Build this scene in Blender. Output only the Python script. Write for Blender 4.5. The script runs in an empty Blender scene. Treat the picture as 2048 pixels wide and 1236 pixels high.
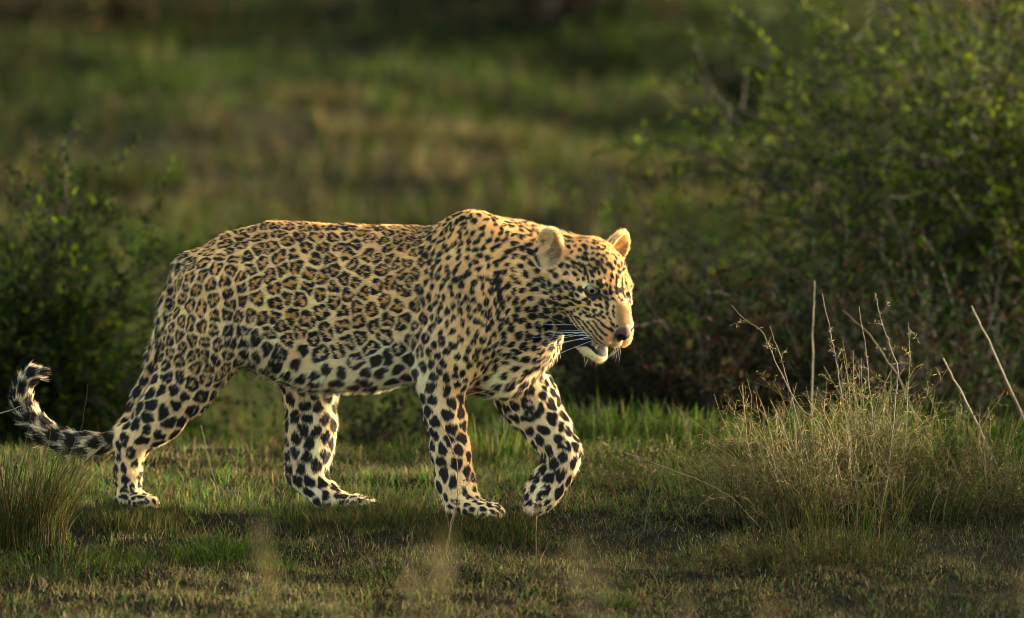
import bpy, bmesh, math, random
import numpy as np
from mathutils import Vector, Matrix, kdtree, noise
R = math.radians
random.seed(7); RNG = np.random.default_rng(7)
scene = bpy.context.scene
# ---------------- camera ----------------
FPX = 12727.0; PITCH = R(7.0)
CAM_LOC = np.array([0.0, -13.9, 2.185])
CAM_R = np.array([1.,0,0]); CAM_F = np.array([0, math.cos(PITCH), -math.sin(PITCH)]); CAM_U = np.array([0, math.sin(PITCH), math.cos(PITCH)])
cd = bpy.data.cameras.new('camera'); cam = bpy.data.objects.new('camera', cd); scene.collection.objects.link(cam)
cam.location = CAM_LOC; cam.rotation_euler = (R(90)-PITCH, 0, 0)
cd.sensor_width = 36; cd.lens = 36*FPX/2048; cd.clip_end = 2000; cd.clip_start = .1
cd.dof.use_dof = True; cd.dof.focus_distance = 13.88; cd.dof.aperture_fstop = 3.2
scene.camera = cam
# ---------------- light ----------------
SUN_EL, SUN_AZ = R(6.5), R(22)        # azimuth measured from +X (photo right) towards +Y (away)
w = bpy.data.worlds.new('World'); scene.world = w; w.use_nodes = True
nt = w.node_tree; bg = nt.nodes['Background']
sky = nt.nodes.new('ShaderNodeTexSky'); sky.sky_type = 'NISHITA'; sky.sun_disc = False
sky.sun_elevation = SUN_EL; sky.sun_rotation = R(90) - SUN_AZ
sky.dust_density = 4; sky.air_density = .7; sky.ozone_density = .3
nt.links.new(sky.outputs[0], bg.inputs[0]); bg.inputs[1].default_value = .15
sd = bpy.data.lights.new('sun', 'SUN'); sd.energy = 2.7; sd.angle = R(1.0); sd.color = (1, .90, .74)
sun = bpy.data.objects.new('sun', sd); scene.collection.objects.link(sun)
sv = Vector((math.cos(SUN_AZ)*math.cos(SUN_EL), math.sin(SUN_AZ)*math.cos(SUN_EL), math.sin(SUN_EL)))
sun.rotation_euler = sv.to_track_quat('Z', 'Y').to_euler(); sun.location = (6, 4, 3)
vs = scene.view_settings; vs.view_transform = 'Standard'; vs.look = 'None'; vs.exposure = 2.85; vs.gamma = 1; vs.use_curve_mapping = False
scene.cycles.max_bounces = 6; scene.cycles.transparent_max_bounces = 8; scene.cycles.use_denoising = True; scene.cycles.filter_width = .95
HEAD_YAW, HEAD_PITCH, HEAD_ROLL, HEAD_N, HEAD_S = 53, 37, 3, -.06, 1.06
# ---------------- helpers ----------------
def node_mat(name):
    m = bpy.data.materials.new(name); m.use_nodes = True
    return m, m.node_tree, m.node_tree.nodes['Principled BSDF']
def link(o, parent=None):
    scene.collection.objects.link(o)
    if parent is not None: o.parent = parent
    return o
def mesh_obj(name, V, faces, mat, parent=None, smooth=True, sizes=None):
    """faces: (M,k) int array, or a flat list with sizes"""
    me = bpy.data.meshes.new(name); V = np.asarray(V, np.float32); F = np.asarray(faces, np.int32)
    me.vertices.add(len(V)); me.vertices.foreach_set('co', V.ravel())
    if sizes is None: sizes = np.full(len(F), F.shape[1], np.int32)
    F = F.ravel(); me.loops.add(len(F)); me.loops.foreach_set('vertex_index', F)
    me.polygons.add(len(sizes)); st = np.concatenate([[0], np.cumsum(sizes)[:-1]]).astype(np.int32)
    me.polygons.foreach_set('loop_start', st)
    me.update(calc_edges=True); me.validate()
    if smooth: me.polygons.foreach_set('use_smooth', np.ones(len(me.polygons), bool))
    if mat: me.materials.append(mat)
    return link(bpy.data.objects.new(name, me), parent)
def set_color(me, name, C, domain='POINT'):
    a = me.attributes.new(name, 'FLOAT_COLOR', domain)
    C = np.asarray(C, np.float32)
    if C.shape[1] == 3: C = np.concatenate([C, np.ones((len(C),1), np.float32)], 1)
    a.data.foreach_set('color', C.ravel())
def tag(o, label=None, cat=None, group=None, kind=None):
    if label: o['label'] = label
    if cat: o['category'] = cat
    if group: o['group'] = group
    if kind: o['kind'] = kind
    return o
def empty(name, loc=(0,0,0), rz=0):
    o = bpy.data.objects.new(name, None); o.location = loc; o.rotation_euler = (0,0,rz); o.empty_display_size = .1
    return link(o)
BODY_YAW = R(15); PX = .0011
def unproj(u, v, wy):
    """world point on the camera ray through photo pixel (u,v) at world y = wy"""
    dx = (u-1024)/FPX; dz = -(v-618)/FPX
    d = CAM_R*dx + CAM_U*dz + CAM_F
    t = (wy - CAM_LOC[1]) / d[1]
    return CAM_LOC + d*t
# ---------------- terrain ----------------
def hsh(x, y, f, seed):
    r = np.random.default_rng(seed); s = 0
    for _ in range(6):
        a = r.uniform(0, 6.28); k = f*r.uniform(.6,1.8)
        s = s + np.sin((x*math.cos(a)+y*math.sin(a))*k + r.uniform(0,6.28) + np.sin((x*math.sin(a)-y*math.cos(a))*k*.6))
    return s/3.
def ss(a, b, x):
    t = np.clip((x-a)/(b-a), 0, 1); return t*t*(3-2*t)
def ledge(x): return 1.15 + .12*np.sin(x*2.3+.6) + .07*np.sin(x*6.1)
def ground_z(x, y):
    x = np.asarray(x, float); y = np.asarray(y, float); e = ledge(x)
    z = .010*hsh(x,y,5,1) + .006*hsh(x,y,16,2)
    drop = ss(e, e+1.1, y)*.62
    z = z - drop + drop*.12*hsh(x,y,1.6,3) + ss(e,e+2,y)*.05*hsh(x,y,3.2,9)
    far = np.clip(y-12, 0, None)
    z = z + .10*ss(6,12,y)*hsh(x,y,.5,4) + .010*far*ss(12,22,y)
    z = z + ss(60,260,y)*3.0*(1+.4*np.sin(x*.013))
    z = z - ss(-2.2,-6,y)*.10
    return z
def terrain():
    xs = np.concatenate([np.linspace(-300,-8,30)[:-1], np.linspace(-8,-2,60)[:-1], np.linspace(-2,2,260)[:-1], np.linspace(2,8,60)[:-1], np.linspace(8,300,30)])
    ys = np.concatenate([np.linspace(-60,-3,30)[:-1], np.linspace(-3,3,330)[:-1], np.linspace(3,30,180)[:-1], np.linspace(30,500,50)])
    X, Y = np.meshgrid(xs, ys, indexing='ij'); Z = ground_z(X, Y); nx, ny = X.shape
    V = np.stack([X,Y,Z], -1).reshape(-1,3); I = np.arange(nx*ny).reshape(nx,ny)
    F = np.stack([I[:-1,:-1], I[1:,:-1], I[1:,1:], I[:-1,1:]], -1).reshape(-1,4)
    return V, F
m, t, b = node_mat('soil'); b.inputs['Roughness'].default_value = .95; b.inputs['Specular IOR Level'].default_value = .02
tc = t.nodes.new('ShaderNodeTexCoord'); 
n1 = t.nodes.new('ShaderNodeTexNoise'); n1.inputs['Scale'].default_value = 1.3; n1.inputs['Detail'].default_value = 8
n2 = t.nodes.new('ShaderNodeTexNoise'); n2.inputs['Scale'].default_value = 55; n2.inputs['Detail'].default_value = 6
r1 = t.nodes.new('ShaderNodeValToRGB'); r1.color_ramp.elements[0].color = (.008,.0095,.003,1); r1.color_ramp.elements[1].color = (.034,.030,.014,1); r1.color_ramp.elements[0].position = .35; r1.color_ramp.elements[1].position = .65
r2 = t.nodes.new('ShaderNodeValToRGB'); r2.color_ramp.elements[0].color = (.26,.24,.22,1); r2.color_ramp.elements[1].color = (.98,.94,.86,1); r2.color_ramp.elements[0].position = .3; r2.color_ramp.elements[1].position = .7
mx = t.nodes.new('ShaderNodeMix'); mx.data_type = 'RGBA'; mx.blend_type = 'MULTIPLY'; mx.inputs[0].default_value = 1
for n in (n1,n2): t.links.new(tc.outputs['Object'], n.inputs['Vector'])
t.links.new(n1.outputs[0], r1.inputs[0]); t.links.new(n2.outputs[0], r2.inputs[0]); t.links.new(r1.outputs[0], mx.inputs[6]); t.links.new(r2.outputs[0], mx.inputs[7]); t.links.new(mx.outputs[2], b.inputs['Base Color'])
bp = t.nodes.new('ShaderNodeBump'); bp.inputs['Strength'].default_value = .8; bp.inputs['Distance'].default_value = .012; t.links.new(n2.outputs[0], bp.inputs['Height']); t.links.new(bp.outputs[0], b.inputs['Normal'])
V, F = terrain(); ground = mesh_obj('ground', V, F, m); mat_soil = m; tag(ground, kind='structure')

# ---------------- leaf and grass material: colour comes from each blade ----------------
def leaf_mat(name, trans=.45, rough=.6, spec=.3):
    m = bpy.data.materials.new(name); m.use_nodes = True; t = m.node_tree; b = t.nodes['Principled BSDF']; out = t.nodes['Material Output']
    a = t.nodes.new('ShaderNodeAttribute'); a.attribute_name = 'tint'
    n = t.nodes.new('ShaderNodeTexNoise'); n.inputs['Scale'].default_value = 90; n.inputs['Detail'].default_value = 3
    mr = t.nodes.new('ShaderNodeMapRange'); mr.inputs['To Min'].default_value = .46; mr.inputs['To Max'].default_value = .98
    hs = t.nodes.new('ShaderNodeHueSaturation'); tc = t.nodes.new('ShaderNodeTexCoord')
    t.links.new(tc.outputs['Object'], n.inputs['Vector']); t.links.new(n.outputs[0], mr.inputs[0]); t.links.new(mr.outputs[0], hs.inputs['Value']); t.links.new(a.outputs['Color'], hs.inputs['Color'])
    t.links.new(hs.outputs[0], b.inputs['Base Color']); b.inputs['Roughness'].default_value = rough; b.inputs['Specular IOR Level'].default_value = spec
    tr = t.nodes.new('ShaderNodeBsdfTranslucent'); mx = t.nodes.new('ShaderNodeMixShader'); mx.inputs[0].default_value = trans
    t.links.new(hs.outputs[0], tr.inputs[0]); t.links.new(b.outputs[0], mx.inputs[1]); t.links.new(tr.outputs[0], mx.inputs[2]); t.links.new(mx.outputs[0], out.inputs[0])
    return m
mat_grass = leaf_mat('grass_blade', .45, .65, .08); mat_leaf = leaf_mat('leaf', .50, .7, .06); mat_stem = leaf_mat('stem', 0, .7, .2)
def blades(name, P, H, Wd, az, lean, C, mat=None, seg=3, parent=None, curl=1.):
    """one mesh of tapering bent grass blades. P roots (N,3), H length, Wd width, az lean direction, lean 0..1.5"""
    N = len(P); k = seg; L = np.stack([np.cos(az), np.sin(az), np.zeros(N)], 1)
    fa = RNG.uniform(0, 6.28, N); S = np.stack([np.cos(fa), np.sin(fa), np.zeros(N)], 1)
    pts = []; c = P.copy(); pts.append(c.copy()); ang = lean*.35
    for j in range(k):
        c = c + (L*np.sin(ang)[:,None] + np.array([0,0,1.])*np.cos(ang)[:,None])*(H/k)[:,None]; pts.append(c.copy()); ang = ang + lean*.9*curl/k*1.3
    nv = 2*k+1; V = np.zeros((N,nv,3))
    for j in range(k):
        wj = (Wd*.5*(1-.55*(j/k)**1.5))[:,None]; V[:,2*j] = pts[j]-S*wj; V[:,2*j+1] = pts[j]+S*wj
    V[:,2*k] = pts[k]
    base = (np.arange(N)*nv)[:,None]; loops = []; sizes = []
    for j in range(k-1): loops.append(base+np.array([2*j,2*j+1,2*j+3,2*j+2])); sizes.append(np.full(N,4))
    loops.append(base+np.array([2*k-2,2*k-1,2*k])); sizes.append(np.full(N,3))
    F = np.concatenate([l.reshape(-1) for l in loops]); o = mesh_obj(name, V.reshape(-1,3), F, mat or mat_grass, parent, smooth=False, sizes=np.concatenate(sizes).astype(np.int32))
    g = np.ones((N,nv,1)); g[:,0:2] *= .8; g[:,2*k] *= 1.1
    set_color(o.data, 'tint', np.clip((C[:,None,:]*g).reshape(-1,3),0,1))
    return o
STRAW = np.array([.150,.118,.040]); DRY = np.array([.074,.056,.020]); BROWN = np.array([.046,.027,.009]); GREEN = np.array([.026,.058,.004]); LIME = np.array([.064,.118,.006]); OLIVE = np.array([.042,.054,.008]); PALE = np.array([.26,.21,.12])
def pick(N, cols, p, jit=.22):
    C = np.array(cols)[RNG.choice(len(cols), N, p=p)]
    return np.clip(C*np.exp(RNG.normal(size=(N,1))*jit)*(1+RNG.normal(size=(N,3))*.05), .005, .8)
def mixcol(N, dryness, jit=.25):
    """dryness 0..1 per blade picks between green and dead colours"""
    u = RNG.random(N); dead = u < dryness
    A = pick(N, [STRAW,DRY,BROWN], [.35,.45,.2], jit); B = pick(N, [GREEN,LIME,OLIVE], [.45,.2,.35], jit)
    return np.where(dead[:,None], A, B)
def on_ground(x, y, sink=.004): return np.stack([x, y, ground_z(x,y)-sink], 1)

# short cropped turf the leopard walks on
def scatter_clumped(N, x0, x1, y0, y1, nc, r):
    cx, cy = RNG.uniform(x0,x1,nc), RNG.uniform(y0,y1,nc); i = RNG.integers(0,nc,N)
    return np.clip(cx[i]+RNG.normal(size=N)*r, x0, x1), np.clip(cy[i]+RNG.normal(size=N)*r, y0, y1), i
N = 250000; x, y, ci = scatter_clumped(N, -1.9, 1.9, -1.75, 1.35, 9000, .018)
patch = hsh(x,y,3.2,5); wet = ss(-.6,.9, patch + (y-.1)*.9); bare = ss(.35,.8, .6*hsh(x,y,4.5,6)+.5*hsh(x,y,13,16) - .5*(y > .3)); keep = RNG.random(N) > bare*.8
x, y, ci, wet = x[keep], y[keep], ci[keep], wet[keep]; N = len(x); ch = np.random.default_rng(3).uniform(.5,1.6,9000)[ci]; cd_ = np.random.default_rng(4).normal(size=9000)[ci]*.28
H = RNG.uniform(.006,.020,N)*ch*(1+.9*wet*(y > .1)); 
short_grass = blades('short_grass', on_ground(x,y), H, RNG.uniform(.0009,.0020,N), RNG.uniform(0,6.28,N), RNG.uniform(.2,1.9,N), mixcol(N, np.clip(.72-.42*wet+cd_,.05,.97), .36)*2.3+np.array([0,0,.010]), seg=2)
tag(short_grass, kind='stuff')
# dead straw and litter lying on the soil
N = 34000; x, y = RNG.uniform(-1.9,1.9,N), RNG.uniform(-1.75,1.2,N); P = on_ground(x,y,-.003+0*x)
o = blades('dead_straw', P, RNG.uniform(.008,.038,N), RNG.uniform(.0007,.0018,N), RNG.uniform(0,6.28,N), RNG.uniform(1.2,2.2,N), pick(N,[STRAW,DRY,BROWN,PALE],[.3,.42,.2,.08],.3), seg=2, curl=.35); tag(o, kind='stuff')
# tall grass added out of frame at right to shade turf and paws
N = 16000; x, y, ci = scatter_clumped(N, 1.35, 3.4, -1.2, 2.2, 500, .06)
o = blades('shade_grass', on_ground(x,y), RNG.uniform(.14,.36,N), RNG.uniform(.002,.0045,N), RNG.uniform(0,6.28,N), RNG.uniform(.1,.8,N), mixcol(N, np.full(N,.6)), seg=3); tag(o, kind='stuff')
# sparse turf nearer the camera and to the sides, out of the frame
N = 22000; x, y = RNG.uniform(-3.5,3.5,N), RNG.uniform(-6.5,1.2,N); k = (np.abs(x) > 1.85) | (y < -1.7); x, y = x[k], y[k]; N = len(x)
o = blades('rough_turf', on_ground(x,y), RNG.uniform(.03,.07,N), RNG.uniform(.003,.006,N), RNG.uniform(0,6.28,N), RNG.uniform(.2,1.3,N), mixcol(N, np.full(N,.55)), seg=2); tag(o, kind='stuff')
# longer uneven blades scattered through the turf
N = 6500; x, y, ci = scatter_clumped(N, -1.8, 1.8, -1.5, 1.0, 700, .02)
o = blades('scattered_blades', on_ground(x,y), RNG.uniform(.02,.060,N), RNG.uniform(.0010,.0022,N), RNG.uniform(0,6.28,N), RNG.uniform(.3,1.6,N), mixcol(N, np.full(N,.55), .35)*1.6, seg=3); tag(o, kind='stuff')
# crumbs of soil and dung on the bare patches
N = 5000; x, y = RNG.uniform(-1.9,1.9,N), RNG.uniform(-1.75,1.1,N); r = np.exp(RNG.normal(size=N)*.5)*.0028; P = on_ground(x,y,-.001)
ico = np.array([[1,0,0],[-1,0,0],[0,1,0],[0,-1,0],[0,0,1],[0,0,-1]], float); fc_ = np.array([[0,2,4],[2,1,4],[1,3,4],[3,0,4],[2,0,5],[1,2,5],[3,1,5],[0,3,5]])
Vc = P[:,None,:] + ico[None]*RNG.uniform(.6,1.3,(N,6,1))*r[:,None,None]*np.array([1,1,.7]); Fc = (np.arange(N)*6)[:,None,None]+fc_[None]
crumbs = mesh_obj('soil_crumbs', Vc.reshape(-1,3), Fc.reshape(-1,3), mat_soil, smooth=False); tag(crumbs, kind='stuff')
# blades pushed up round the paws
PAWS = [unproj(u,v,-.12)[:2] for u,v in ((905,1045),(945,1052),(985,1052),(1010,1055))] + [unproj(u,v,.05)[:2] for u,v in ((235,1035),(270,1035),(305,1035),(640,1040),(690,1045),(735,1045),(765,1045))]
N = 15000; pc = np.array(PAWS)[RNG.integers(0,len(PAWS),N)]; x, y = pc[:,0]+RNG.normal(size=N)*.045, pc[:,1]-.03+RNG.normal(size=N)*.075
o = blades('paw_grass', on_ground(x,y), RNG.uniform(.018,.058,N), RNG.uniform(.0010,.0022,N), RNG.uniform(0,6.28,N), RNG.uniform(.2,1.3,N), mixcol(N, np.full(N,.5)), seg=3); tag(o, kind='stuff')
# longer green grass along the lip of the bank
N = 30000; x, y, ci = scatter_clumped(N, -2.4, 2.4, .45, 1.75, 900, .035); dens = ss(.35,1.1,y + .25*hsh(x,y,2.5,7)); k = RNG.random(N) < dens*.9+.05; x, y, ci = x[k], y[k], ci[k]; N = len(x)
g = ss(-.5,.6,hsh(x,y,2.2,8)); hh = RNG.uniform(.03,.085,N)*(.6+.6*g)*(.55+.6*ss(.6,1.3,y))
o = blades('bank_grass', on_ground(x,y), hh, RNG.uniform(.002,.0042,N), RNG.uniform(0,6.28,N), RNG.uniform(.1,1.1,N), mixcol(N, np.clip(.42-.3*g+(x < -.3)*.05,.05,.9)), seg=4); tag(o, kind='stuff')
# grass and weeds in the hollow and on the ground behind, fading out of focus
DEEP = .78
def field(name, N, x0, x1, y0, y1, nc, r, hmin, hmax, wmin, wmax, dry, seg=3, patchf=.8):
    x, y, ci = scatter_clumped(N, x0, x1, y0, y1, nc, r); rr = np.random.default_rng(abs(hash(name)) % 1000 if False else len(name)*7)
    p = hsh(x,y,patchf,12); bare = ss(.5,.9,hsh(x,y*1.6,patchf*.8,13)); k = RNG.random(N) > bare*.5
    x, y, ci, p = x[k], y[k], ci[k], p[k]; n = len(x); tall = rr.uniform(.5,1.6,nc)[ci]; tone = rr.normal(size=nc)[ci]
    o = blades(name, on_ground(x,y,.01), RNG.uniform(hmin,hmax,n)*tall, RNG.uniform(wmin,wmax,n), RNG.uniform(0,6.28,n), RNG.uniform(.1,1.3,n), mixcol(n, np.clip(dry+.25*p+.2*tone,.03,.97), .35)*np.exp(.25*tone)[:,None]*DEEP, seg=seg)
    return tag(o, kind='stuff')
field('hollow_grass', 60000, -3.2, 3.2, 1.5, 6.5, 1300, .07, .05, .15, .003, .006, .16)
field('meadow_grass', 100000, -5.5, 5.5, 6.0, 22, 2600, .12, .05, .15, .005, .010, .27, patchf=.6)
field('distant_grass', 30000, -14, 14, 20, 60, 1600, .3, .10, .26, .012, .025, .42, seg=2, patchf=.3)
# ---------------- shrubs, tussocks, stems ----------------
def branch_tubes(name, paths, r0, col, parent, seg=5, mat=None):
    V = []; F = []; C = []
    for P, ra, rb in paths:
        P = np.asarray(P); n = len(P); base = len(V)
        T = np.gradient(P, axis=0); T /= np.linalg.norm(T, axis=1)[:,None]+1e-9
        A = np.cross(T, [.31,.17,.93]); A /= np.linalg.norm(A, axis=1)[:,None]+1e-9; B = np.cross(T, A); c = col*math.exp(RNG.normal()*.18)
        for i in range(n):
            r = ra+(rb-ra)*i/(n-1)
            for k in range(seg):
                a = 6.2832*k/seg; V.append(P[i]+(A[i]*math.cos(a)+B[i]*math.sin(a))*r); C.append(c)
        for i in range(n-1):
            for k in range(seg): F.append((base+i*seg+k, base+i*seg+(k+1)%seg, base+(i+1)*seg+(k+1)%seg, base+(i+1)*seg+k))
    o = mesh_obj(name, V, F, mat or mat_stem, parent); set_color(o.data, 'tint', np.array(C)); return tag(o, kind='stuff') if len(paths) > 3 else o
def leaves(name, P, D, L, Wd, C, parent, mat=None):
    """pointed four-cornered leaves folded along the middle: P base, D direction"""
    N = len(P); D = D/np.linalg.norm(D, axis=1)[:,None]; R_ = RNG.normal(size=(N,3)); S = np.cross(D, R_); S /= np.linalg.norm(S, axis=1)[:,None]+1e-9; Nn = np.cross(D, S)
    V = np.stack([P, P+D*(L*.45)[:,None]+S*(Wd*.5)[:,None]+Nn*(Wd*.14)[:,None], P+D*L[:,None], P+D*(L*.45)[:,None]-S*(Wd*.5)[:,None]+Nn*(Wd*.14)[:,None]], 1)
    b = (np.arange(N)*4)[:,None]; F = np.concatenate([b+np.array([0,1,2]), b+np.array([0,2,3])])
    o = mesh_obj(name, V.reshape(-1,3), F, mat or mat_leaf, parent, smooth=False); set_color(o.data, 'tint', np.repeat(np.clip(C,0,1), 4, axis=0)); return tag(o, kind='stuff')
def grow_path(p, d, L, n=8, droop=.15, wob=.12):
    P = [np.array(p, float)]; d = np.array(d, float); d /= np.linalg.norm(d)
    for i in range(n):
        d = d + RNG.normal(size=3)*wob; d[2] -= droop/n*(1+i*.3); d /= np.linalg.norm(d); P.append(P[-1]+d*L/n)
    return np.array(P)
def shrub(label, base, height, spread, nstem, nsub, leafn, leaf, cols, p, stemcol, lean=(0,0), r0=.010, name='shrub', cat='shrub', group=None, bare_low=.25, up=1., leafset=1.):
    bz = float(ground_z(base[0], base[1])); root = empty(name, (base[0], base[1], bz)); tag(root, label, cat, group)
    paths = []; LP = []; LD = []
    for i in range(nstem):
        a = RNG.uniform(0,6.28); s = RNG.uniform(.15,1)*spread; d = np.array([math.cos(a)*s+lean[0], math.sin(a)*s+lean[1], up*RNG.uniform(.75,1.1)]); L = height*RNG.uniform(.7,1.15)*math.sqrt(1+s*s*.5)
        P = grow_path((RNG.normal()*.04*spread, RNG.normal()*.04*spread, -.02), d, L, 10, .35, .08); paths.append((P, r0*RNG.uniform(.6,1.1), r0*.2))
        for j in range(nsub):
            t = RNG.uniform(bare_low,1); k = min(int(t*10),9); q = P[k]+(P[min(k+1,10)]-P[k])*(t*10-k)
            dd = (P[min(k+1,10)]-P[k]); dd = dd/np.linalg.norm(dd)+RNG.normal(size=3)*.75; S = grow_path(q, dd, height*RNG.uniform(.12,.38), 6, .12, .16); paths.append((S, r0*.28, r0*.10))
            m = RNG.poisson(leafn)
            for _ in range(m):
                u = RNG.uniform(.1,1)*6; kk = min(int(u),5); LP.append(S[kk]+(S[kk+1]-S[kk])*(u-kk)+RNG.normal(size=3)*.006); LD.append((S[kk+1]-S[kk])/np.linalg.norm(S[kk+1]-S[kk])*.6+RNG.normal(size=3)*.6+np.array([0,0,.15]))
    branch_tubes('branches', paths, r0, np.array(stemcol), root, 4)
    if LP:
        LP = np.array(LP); n = len(LP); o = leaves('foliage', LP, np.array(LD), RNG.uniform(leaf*.6,leaf*1.3,n), RNG.uniform(leaf*.25,leaf*.5,n)*leafset, pick(n, cols, p, .35), root)
    return root
TW = [.036,.022,.012]
# at(u, v) helpers place things where the ray through the photo meets a chosen distance
def gx(u, y): return float(unproj_x(u, y))
def unproj_x(u, y): return (u-1024)/FPX*(13.9+y)*1.006
DG = np.array([.009,.019,.003]); MG = np.array([.024,.050,.003]); YG = np.array([.105,.140,.005]); RB = np.array([.040,.017,.006])
shrub('tall leafy green shrub with arching bare branches filling the upper right', (gx(2190,3.9),3.9), 1.5, .40, 46, 36, 36, .024, [DG,MG,YG,RB], [.14,.38,.44,.04], TW, r0=.010, lean=(-.12,0))
shrub('yellow green leafy shrub at the right edge behind the arching shrub', (gx(2140,4.7),4.7), 1.35, .7, 28, 26, 30, .022, [MG,YG,DG], [.40,.5,.10], TW, r0=.010)
shrub('slender shrub with leaning bare stems at the left side of the big upper right shrub', (gx(1930,4.6),4.6), 1.4, .12, 8, 16, 14, .024, [DG,MG,YG], [.35,.45,.2], TW, r0=.009, lean=(-.14,0), bare_low=.4)
shrub('bushy dark green shrub at the left edge behind the tail', (gx(10,3.0),3.0), 1.00, .28, 46, 28, 34, .024, [DG,MG,YG], [.35,.5,.15], TW, r0=.007, bare_low=.1)
shrub('small fresh green shrub just right of the dark shrub behind the tail', (gx(150,3.4),3.4), .52, .26, 24, 20, 24, .023, [DG,MG,YG], [.2,.55,.25], TW, r0=.005, bare_low=.1)
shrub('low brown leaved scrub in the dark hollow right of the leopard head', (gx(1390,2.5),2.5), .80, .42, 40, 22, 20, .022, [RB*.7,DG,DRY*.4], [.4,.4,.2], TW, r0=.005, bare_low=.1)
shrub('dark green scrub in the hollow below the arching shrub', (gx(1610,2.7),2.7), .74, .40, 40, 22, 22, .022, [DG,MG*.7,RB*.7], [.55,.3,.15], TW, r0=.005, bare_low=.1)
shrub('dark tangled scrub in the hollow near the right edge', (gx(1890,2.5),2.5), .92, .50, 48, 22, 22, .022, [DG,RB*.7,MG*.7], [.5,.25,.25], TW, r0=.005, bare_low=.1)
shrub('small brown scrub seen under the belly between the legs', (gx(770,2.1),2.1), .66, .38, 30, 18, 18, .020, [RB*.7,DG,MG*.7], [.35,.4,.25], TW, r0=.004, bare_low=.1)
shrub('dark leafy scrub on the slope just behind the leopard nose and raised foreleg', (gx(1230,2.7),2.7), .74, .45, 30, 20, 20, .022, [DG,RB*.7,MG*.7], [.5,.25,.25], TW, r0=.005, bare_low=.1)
far_ = [(60,19,1.1,'dry yellowish bush in the far top left corner',[STRAW*.6,DRY,OLIVE]),(250,21,.9,'pale dry bush beside the yellowish one at far top left',[STRAW*.6,DRY,MG]),(560,24,.8,'dim olive bush at the far top left of centre',[OLIVE,DG,DRY*.7]),
 (900,22,.9,'dark olive bush at the far top centre',[DG,OLIVE,MG]),(1090,20,.9,'dark brown bush at the far top right of centre',[RB*.7,DG,DRY*.6]),(1290,21,1.0,'nearly black bush at the far top behind the leopard head',[DG*.7,RB*.6,DG]),(1560,17,.7,'green bush at the far top left of the arching shrub',[DG,MG,OLIVE]),(-180,23,1.3,'olive bush beyond the left edge of the far meadow',[OLIVE,DG,MG]),(2300,20,1.4,'olive bush beyond the right edge of the far meadow',[OLIVE,DG,MG])]
for u,y,h,lab,cols in far_:
    shrub(lab, (gx(u,y),y), h, 1.0, 16, 12, 9, .055, cols, [.4,.35,.25], TW, r0=.012, bare_low=.05, leafset=1.2)
shrub('small dark green bush standing alone in the middle meadow', (gx(1440,9.5),9.5), .30, .9, 12, 10, 9, .026, [DG,MG], [.8,.2], TW, r0=.005, bare_low=.05)
shrub('low dark weed clump in the meadow above the shoulder', (gx(1150,10.5),10.5), .20, 1., 10, 9, 9, .026, [DG,RB], [.8,.2], TW, r0=.005, bare_low=.05)

def tuft(label, u, y, n, h, w, cols, p, rad, lean=1., name='grass_tuft', group=None, seg=4, x=None):
    bx = gx(u,y) if x is None else x; bz = float(ground_z(bx,y)); root = None
    a = RNG.uniform(0,6.28,n); r = rad*np.sqrt(RNG.random(n)); px, py = r*np.cos(a), r*np.sin(a)
    P = np.stack([px,py,ground_z(bx+px,y+py)-bz-.004],1)
    o = blades(name, P, RNG.uniform(.35,1.1,n)*h, RNG.uniform(.6,1.2,n)*w, a+RNG.normal(size=n)*.6, RNG.uniform(.15,1.,n)*lean, pick(n,cols,p,.25), seg=seg)
    o.location = (bx,y,bz); tag(o, label, 'grass tuft', group); return o
tuft('bushy brown and green tussock at the lower left edge in front of the tail', 10, -.25, 1100, .22, .0022, [DRY,BROWN,OLIVE,GREEN,STRAW], [.3,.2,.2,.2,.1], .13, .9)
tuft('bright green low tuft on the turf between the hind paws', 440, -.45, 700, .050, .0024, [LIME,GREEN,OLIVE], [.5,.4,.1], .12, 1.3)
tuft('small green sprig tuft right of the bright green one', 545, -.62, 130, .040, .0026, [LIME,GREEN,DRY], [.4,.4,.2], .05, 1.3)
tuft('little green tuft at the bottom edge below the raised paw', 1235, -1.05, 90, .035, .0026, [LIME,GREEN,DRY], [.4,.4,.2], .04, 1.3)
tuft('pale dry standing tussock behind the tail', 150, 1.75, 150, .34, .0030, [STRAW,DRY,PALE,GREEN], [.3,.25,.1,.35], .13, .55)
tuft('thin dry tussock between the tail and the hind leg', 235, 1.6, 160, .27, .0038, [STRAW,DRY,GREEN], [.4,.3,.3], .09, .6)
tuft('bright green grass clump at the right edge on the bank', 1975, .75, 800, .15, .0040, [LIME,GREEN,OLIVE], [.5,.35,.15], .16, .7)
tuft('green grass clump behind the dry bush on the bank lip', 1700, 1.0, 500, .15, .0040, [LIME,GREEN,STRAW], [.4,.35,.25], .16, .7)
tuft('green blades standing on the bank between the forelegs', 985, 1.0, 190, .12, .0036, [LIME,GREEN,STRAW], [.4,.35,.25], .10, .7)
tuft('reddish green weeds on the slope just right of the leopard nose', 1330, 2.2, 420, .42, .0060, [OLIVE*.7,RB,GREEN,DRY*.7], [.35,.2,.3,.15], .22, .7)
tuft('tall olive weeds on the slope below the leaning shrub', 1520, 2.1, 380, .40, .0060, [OLIVE*.7,RB,GREEN,DRY*.7], [.4,.15,.3,.15], .20, .7)
tuft('pale feathery grass clump on the meadow right of the ears', 1430, 6.2, 260, .34, .008, [STRAW,DRY,OLIVE], [.5,.3,.2], .16, .6)
tuft('tall pale grass wisp in the meadow above the back', 745, 8.0, 120, .34, .008, [STRAW,OLIVE], [.6,.4], .08, .5)
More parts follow.
